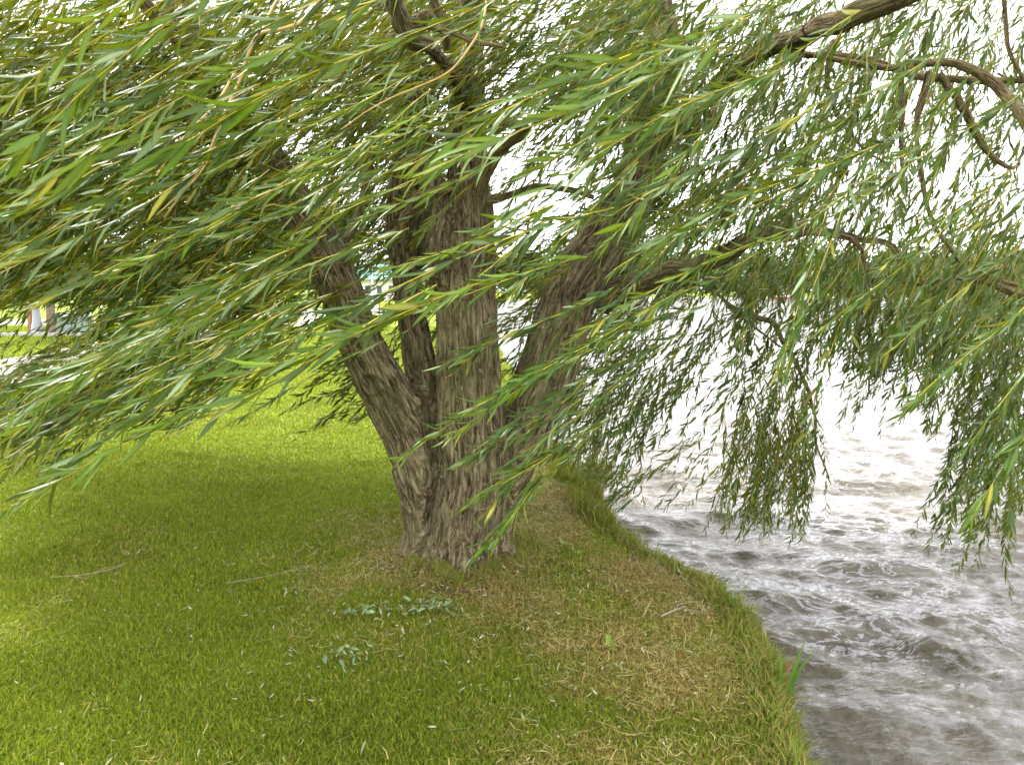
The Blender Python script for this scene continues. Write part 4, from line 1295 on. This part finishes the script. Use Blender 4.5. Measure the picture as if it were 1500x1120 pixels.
# wooden post behind it
p = G3(45, 489.5)
root = empty("wooden_post", p); tag(root, "dark reddish wooden post standing close behind the pale lamp base", "post")
b_ = MB(); b_.box((0, 0, 0.55), (0.13, 0.13, 1.10)); b_.build("shaft", M_WOOD, root, bevel=0.01)
b_ = MB(); b_.lathe([(0.085, 1.10), (0.085, 1.13), (0.0001, 1.19)], n=4); b_.build("cap", M_WOOD, root)
# striped marker
p = G3(147, 461)
root = empty("marker_post", p); tag(root, "orange and white marker post on the far lawn right of the cabinet", "post")
b_ = MB(); b_.box((0, 0, 0.75), (0.16, 0.16, 1.5)); b_.build("shaft", M_WHITE, root, bevel=0.01)
for k_ in range(3):
    b_ = MB(); b_.box((0, 0, 0.3 + 0.45 * k_), (0.168, 0.168, 0.22)); b_.build("band", M_ORANGE, root)

# park trees -----------------------------------------------------------
def park_tree(p, h, tr, cr, ch, nleaf, cols, label, group, leafl=0.22, seed=0):
    rr_ = np.random.default_rng(seed)
    root = empty("park_tree", p); tag(root, label, "tree", group)
    b_ = MB()
    bend = rr_.normal(0, 0.03, 2)
    T_ = [np.array([bend[0] * z, bend[1] * z, z]) for z in np.linspace(-0.2, h * 0.75, 8)]
    b_.tube(catmull(T_, 3), np.linspace(tr * 1.15, tr * 0.35, 22), 12)
    tips = []
    for i in range(16):
        z0 = h * rr_.uniform(0.38, 0.72); a = rr_.uniform(0, 2 * PI); L = cr * rr_.uniform(0.5, 1.0)
        p0 = np.array([bend[0] * z0, bend[1] * z0, z0]); p1 = p0 + np.array([math.cos(a) * L, math.sin(a) * L, L * rr_.uniform(0.3, 1.0)])
        b_.tube(np.array([p0, (p0 + p1) / 2 + [0, 0, 0.15 * L], p1]), [tr * 0.4, tr * 0.22, tr * 0.08], 6); tips.append(p1)
    b_.build("trunk", M_TRUNK, root, True)
    # clustered leaves
    nc = 90; nleaf = int(nleaf * 2.4); leafl *= 1.25; cc = []
    for i in range(nc):
        v = rr_.normal(size=3); v /= np.linalg.norm(v); q = v * rr_.uniform(0.35, 1.0) ** 0.5
        cc.append(np.array([q[0] * cr, q[1] * cr, h - ch / 2 + q[2] * ch / 2 * 0.9]))
    cc = np.array(cc); idx = rr_.integers(0, nc, nleaf); sz = rr_.uniform(0.14, 0.30, nc)[idx] * cr
    B = cc[idx] + rr_.normal(size=(nleaf, 3)) * sz[:, None]
    lv = Leaves(); D = rr_.normal(size=(nleaf, 3)); D[:, 2] -= 0.4; D /= np.linalg.norm(D, axis=1)[:, None]
    N = rr_.normal(size=(nleaf, 3)) + [0, 0, 0.8]; N -= D * (N * D).sum(1)[:, None]; N /= np.linalg.norm(N, axis=1)[:, None]
    shade = rr_.uniform(0.75, 1.25, nc)[idx][:, None]
    lv.base = [B]; lv.dir = [D]; lv.nrm = [N]; lv.len = [leafl * rr_.uniform(0.7, 1.3, nleaf)]; lv.wid = [leafl * rr_.uniform(0.4, 0.6, nleaf)]
    lv.curl = [rr_.normal(0, 0.2, nleaf)]; lv.col = [np.array(cols)[rr_.integers(0, len(cols), nleaf)] * shade]
    link("crown", lv.mesh("crown", 1, np.zeros(3)), [M_FAR, M_TWIG], root)


pk = [(0.05, 0.10, 0.015), (0.075, 0.14, 0.02), (0.11, 0.18, 0.03)]
park_tree(G3(75, 492), 6.5, 0.14, 2.2, 4.4, 5000, pk, "young park tree with a straight grey-brown trunk between lamp post and cabinet", "trees beyond the lawn", 0.13, 1)
park_tree(G3(330, 449), 13, 0.4, 6, 9.5, 7000, pk, "broad park tree across the road behind the leaning left stem", "trees beyond the lawn", 0.35, 2)
park_tree(G3(-140, 452), 12, 0.4, 5, 9.0, 6000, pk, "dense park tree across the road at the far left edge", "trees beyond the lawn", 0.35, 3)
park_tree(G3(655, 443), 12, 0.35, 4.5, 9.5, 6000, pk, "tall park tree near the pavilion seen between the middle stems", "trees beyond the lawn", 0.35, 4)
park_tree(G3(470, 440), 15, 0.4, 6.5, 11, 7000, pk, "tallest park tree far behind, left of the pavilion", "trees beyond the lawn", 0.4, 5)

# pavilion with a teal roof seen between the stems
p = G3(568, 441)
root = empty("pavilion", p, math.radians(-12)); tag(root, "low pale building with a teal roof seen between the willow stems", "building")
b_ = MB(); b_.box((0, 0, 1.5), (9.5, 6, 3.0)); b_.build("wall", M_WALL, root, bevel=0.02)
b_ = MB(); b_.add([(-5.6, -3.9, 3.001), (5.6, -3.9, 3.001), (5.6, 3.9, 3.001), (-5.6, 3.9, 3.001), (-3.2, 0, 5.3), (3.2, 0, 5.3)], [(0, 1, 5, 4), (1, 2, 5), (2, 3, 4, 5), (3, 0, 4), (3, 2, 1, 0)]); b_.build("roof", M_TEAL, root)
for k_ in range(5):
    b_ = MB(); b_.box((-3.6 + 1.8 * k_, -3.02, 1.6), (0.9, 0.10, 1.3)); wn = b_.build("window", M_WHITE, root)
    b_ = MB(); b_.box((-3.6 + 1.8 * k_, -3.075, 1.6), (0.74, 0.03, 1.14)); b_.build("pane", M_DARKG, wn)

# white curved-back bench
p = G3(478, 491)
root = empty("park_bench", p, math.radians(35)); tag(root, "white metal slatted bench with a curved back half hidden by the left stem", "bench")
def slat(cy, cz, name):
    b_ = MB(); b_.box((0, cy, cz), (1.5, 0.06, 0.025)); return b_
b_ = MB()
for k_ in range(5): b_.box((0, -0.20 + 0.095 * k_, 0.44), (1.5, 0.07, 0.03))
b_.build("seat", M_WHITE, root, bevel=0.006)
b_ = MB()
for k_ in range(5): b_.box((0, 0.26 + 0.03 * k_ + 0.004 * k_ * k_, 0.52 + 0.095 * k_), (1.5, 0.03, 0.07))
b_.build("backrest", M_WHITE, root, bevel=0.006)
for s_ in (-1, 1):
    b_ = MB(); b_.tube(catmull([(0.78 * s_, -0.26, 0), (0.78 * s_, -0.24, 0.30), (0.78 * s_, -0.20, 0.41), (0.78 * s_, 0.10, 0.41), (0.78 * s_, 0.25, 0.5), (0.78 * s_, 0.42, 0.98)], 5), 0.022, 8); b_.build("leg", M_WHITE, root, True)
    b_ = MB(); b_.tube(catmull([(0.78 * s_, 0.08, 0.40), (0.78 * s_, 0.26, 0.2), (0.78 * s_, 0.30, 0)], 5), 0.022, 8); b_.build("leg", M_WHITE, root, True)
    b_ = MB(); b_.tube(catmull([(0.78 * s_, -0.22, 0.42), (0.78 * s_, -0.24, 0.62), (0.78 * s_, 0.0, 0.66), (0.78 * s_, 0.28, 0.64)], 5), 0.018, 8); b_.build("armrest", M_WHITE, root, True)

# information board with dark frame
p = G3(547, 466)
root = empty("notice_board", p, math.radians(10)); tag(root, "small pale board in a dark frame on the lawn between the stems", "sign")
for s_ in (-1, 1):
    b_ = MB(); b_.box((0.34 * s_, 0, 0.45), (0.06, 0.06, 0.9)); b_.build("post", M_DARK, root)
for zz in (0.88, 0.36):
    b_ = MB(); b_.box((0, 0, zz), (0.60, 0.03, 0.05)); b_.build("rail", M_DARK, root)
b_ = MB(); b_.box((0, 0, 0.62), (0.60, 0.02, 0.46)); b_.build("panel", M_WALL, root)
p = G3(546, 456)
root = empty("flag_pole", p); tag(root, "slim white pole standing behind the framed board between the stems", "pole")
b_ = MB(); b_.lathe([(0.12, 0), (0.12, 0.1), (0.055, 0.12), (0.035, 5.5)], n=14); b_.build("shaft", M_WHITE, root, True)
b_ = MB(); b_.lathe([(0.001, 5.5), (0.06, 5.54), (0.07, 5.6), (0.04, 5.66), (0.001, 5.68)], n=12); b_.build("finial", M_WHITE, root, True)

# far shore ---------------------------------------------------------------
def wood(name, pts, hr, leafl, cols, label):
    """distant belt of trees that reads as one mass"""
    lv = Leaves(); Bs, Cs_ = [], []
    for i in range(int(pts[4])):
        t_ = i / pts[4]; x = pts[0] + (pts[2] - pts[0]) * t_ + R.normal(0, 2); y = pts[1] + (pts[3] - pts[1]) * t_ + R.normal(0, 6)
        h = R.uniform(*hr); c = np.array(cols[R.choice(len(cols))]) * R.uniform(0.8, 1.2); w_ = h * R.uniform(0.3, 0.42)
        m_ = 420; v = R.normal(size=(m_, 3)); v /= np.linalg.norm(v, axis=1)[:, None]; v *= R.uniform(0.5, 1.0, (m_, 1)) * (0.85 + 0.3 * vn(v * 2.2 + i, 3))[:, None]
        Bs.append(np.array([x, y, h * 0.52]) + v * [w_, w_, h * 0.52]); Cs_.append(c * R.uniform(0.75, 1.25, (m_, 1)))
    B = np.concatenate(Bs); n = len(B); D = R.normal(size=(n, 3)); D /= np.linalg.norm(D, axis=1)[:, None]
    N = R.normal(size=(n, 3)) + [0, 0, 0.7]; N -= D * (N * D).sum(1)[:, None]; N /= np.linalg.norm(N, axis=1)[:, None]
    lv.base = [B]; lv.dir = [D]; lv.nrm = [N]; lv.len = [leafl * R.uniform(0.6, 1.4, n)]; lv.wid = [leafl * R.uniform(0.5, 0.8, n)]; lv.curl = [np.zeros(n)]; lv.col = [np.concatenate(Cs_)]
    o = link(name, lv.mesh(name, 1, np.zeros(3)), [M_FAR, M_TWIG]); tag(o, label, "wood", kind="stuff")
wood("far_shore_trees", (14, 204, 330, 250, 190), (9, 17), 1.4, [(0.045, 0.075, 0.035), (0.06, 0.095, 0.045), (0.085, 0.115, 0.04)], "belt of distant green trees along the far shore of the lake")
wood("distant_wood", (-260, 330, 60, 330, 150), (13, 22), 1.6, [(0.06, 0.11, 0.04), (0.09, 0.14, 0.05)], "distant trees behind the park lawn")
# sandy beach under the trees and a bright shrub near it
g = gnd(1010, 436, WATER_Z)
bush((48, 205, 0.4), 5, 3, 3.2, 60, 0.7, [(0.22, 0.26, 0.03), (0.30, 0.30, 0.05)], "yellow-green shrub on the far shore left of the red and white boat", name="shore_shrub")
bush((88, 222, 0.3), 5, 3, 4.0, 60, 0.7, [(0.22, 0.25, 0.05), (0.26, 0.28, 0.07)], "pale olive shrub on the far shore above the boat", name="shore_shrub")

# small motorboat far out
M_RED = simple("red_paint", (0.55, 0.05, 0.06), 0.4, var=0.05)
p = gnd(1145, 433.5, WATER_Z); sc_ = 150.0 / p[1]; p = np.array([0, 0, CAM_H]) + (p - np.array([0, 0, CAM_H])) * 1.0
if p[1] > 190: p = np.array([1.0 * (395 / 1000.) * 165, 165, WATER_Z])
root = empty("motorboat", (p[0], p[1], WATER_Z), math.radians(20)); tag(root, "tiny red and white motorboat out on the lake before the far shore", "boat")
def hull(b_, z0, z1, w0, w1, L0, L1):
    V = []
    for (z, w_, L) in ((z0, w0, L0), (z1, w1, L1)):
        for (fx, fy) in ((-1, -0.9), (-0.2, -1), (0.5, -0.75), (1, 0), (0.5, 0.75), (-0.2, 1), (-1, 0.9)):
            V.append((fx * L, fy * w_, z + (0.12 if fx == 1 and z == z1 else 0)))
    F = [tuple(range(6, -1, -1)), tuple(range(7, 14))] + [(i, (i + 1) % 7, 7 + (i + 1) % 7, 7 + i) for i in range(7)]
    b_.add(V, F)
b_ = MB(); hull(b_, -0.2, 0.35, 0.55, 0.9, 1.9, 2.3); b_.build("hull", M_RED, root)
b_ = MB(); hull(b_, 0.36, 0.55, 0.9, 0.95, 2.32, 2.4); b_.build("deck", M_WHITE, root)
b_ = MB(); b_.box((0.1, 0, 0.95), (1.2, 1.1, 0.78)); b_.build("cabin", M_WHITE, root, bevel=0.05)
b_ = MB(); b_.box((0.72, 0, 1.05), (0.04, 0.9, 0.4)); b_.build("windscreen", M_DARKG, root)

# ------------------------------------------------------------------ render settings
S.render.engine = 'CYCLES'
S.cycles.max_bounces = 6; S.cycles.diffuse_bounces = 2; S.cycles.glossy_bounces = 3; S.cycles.transmission_bounces = 4
S.cycles.use_denoising = True
S.cycles.caustics_reflective = False; S.cycles.caustics_refractive = False
S.render.resolution_x = 1024; S.render.resolution_y = 764
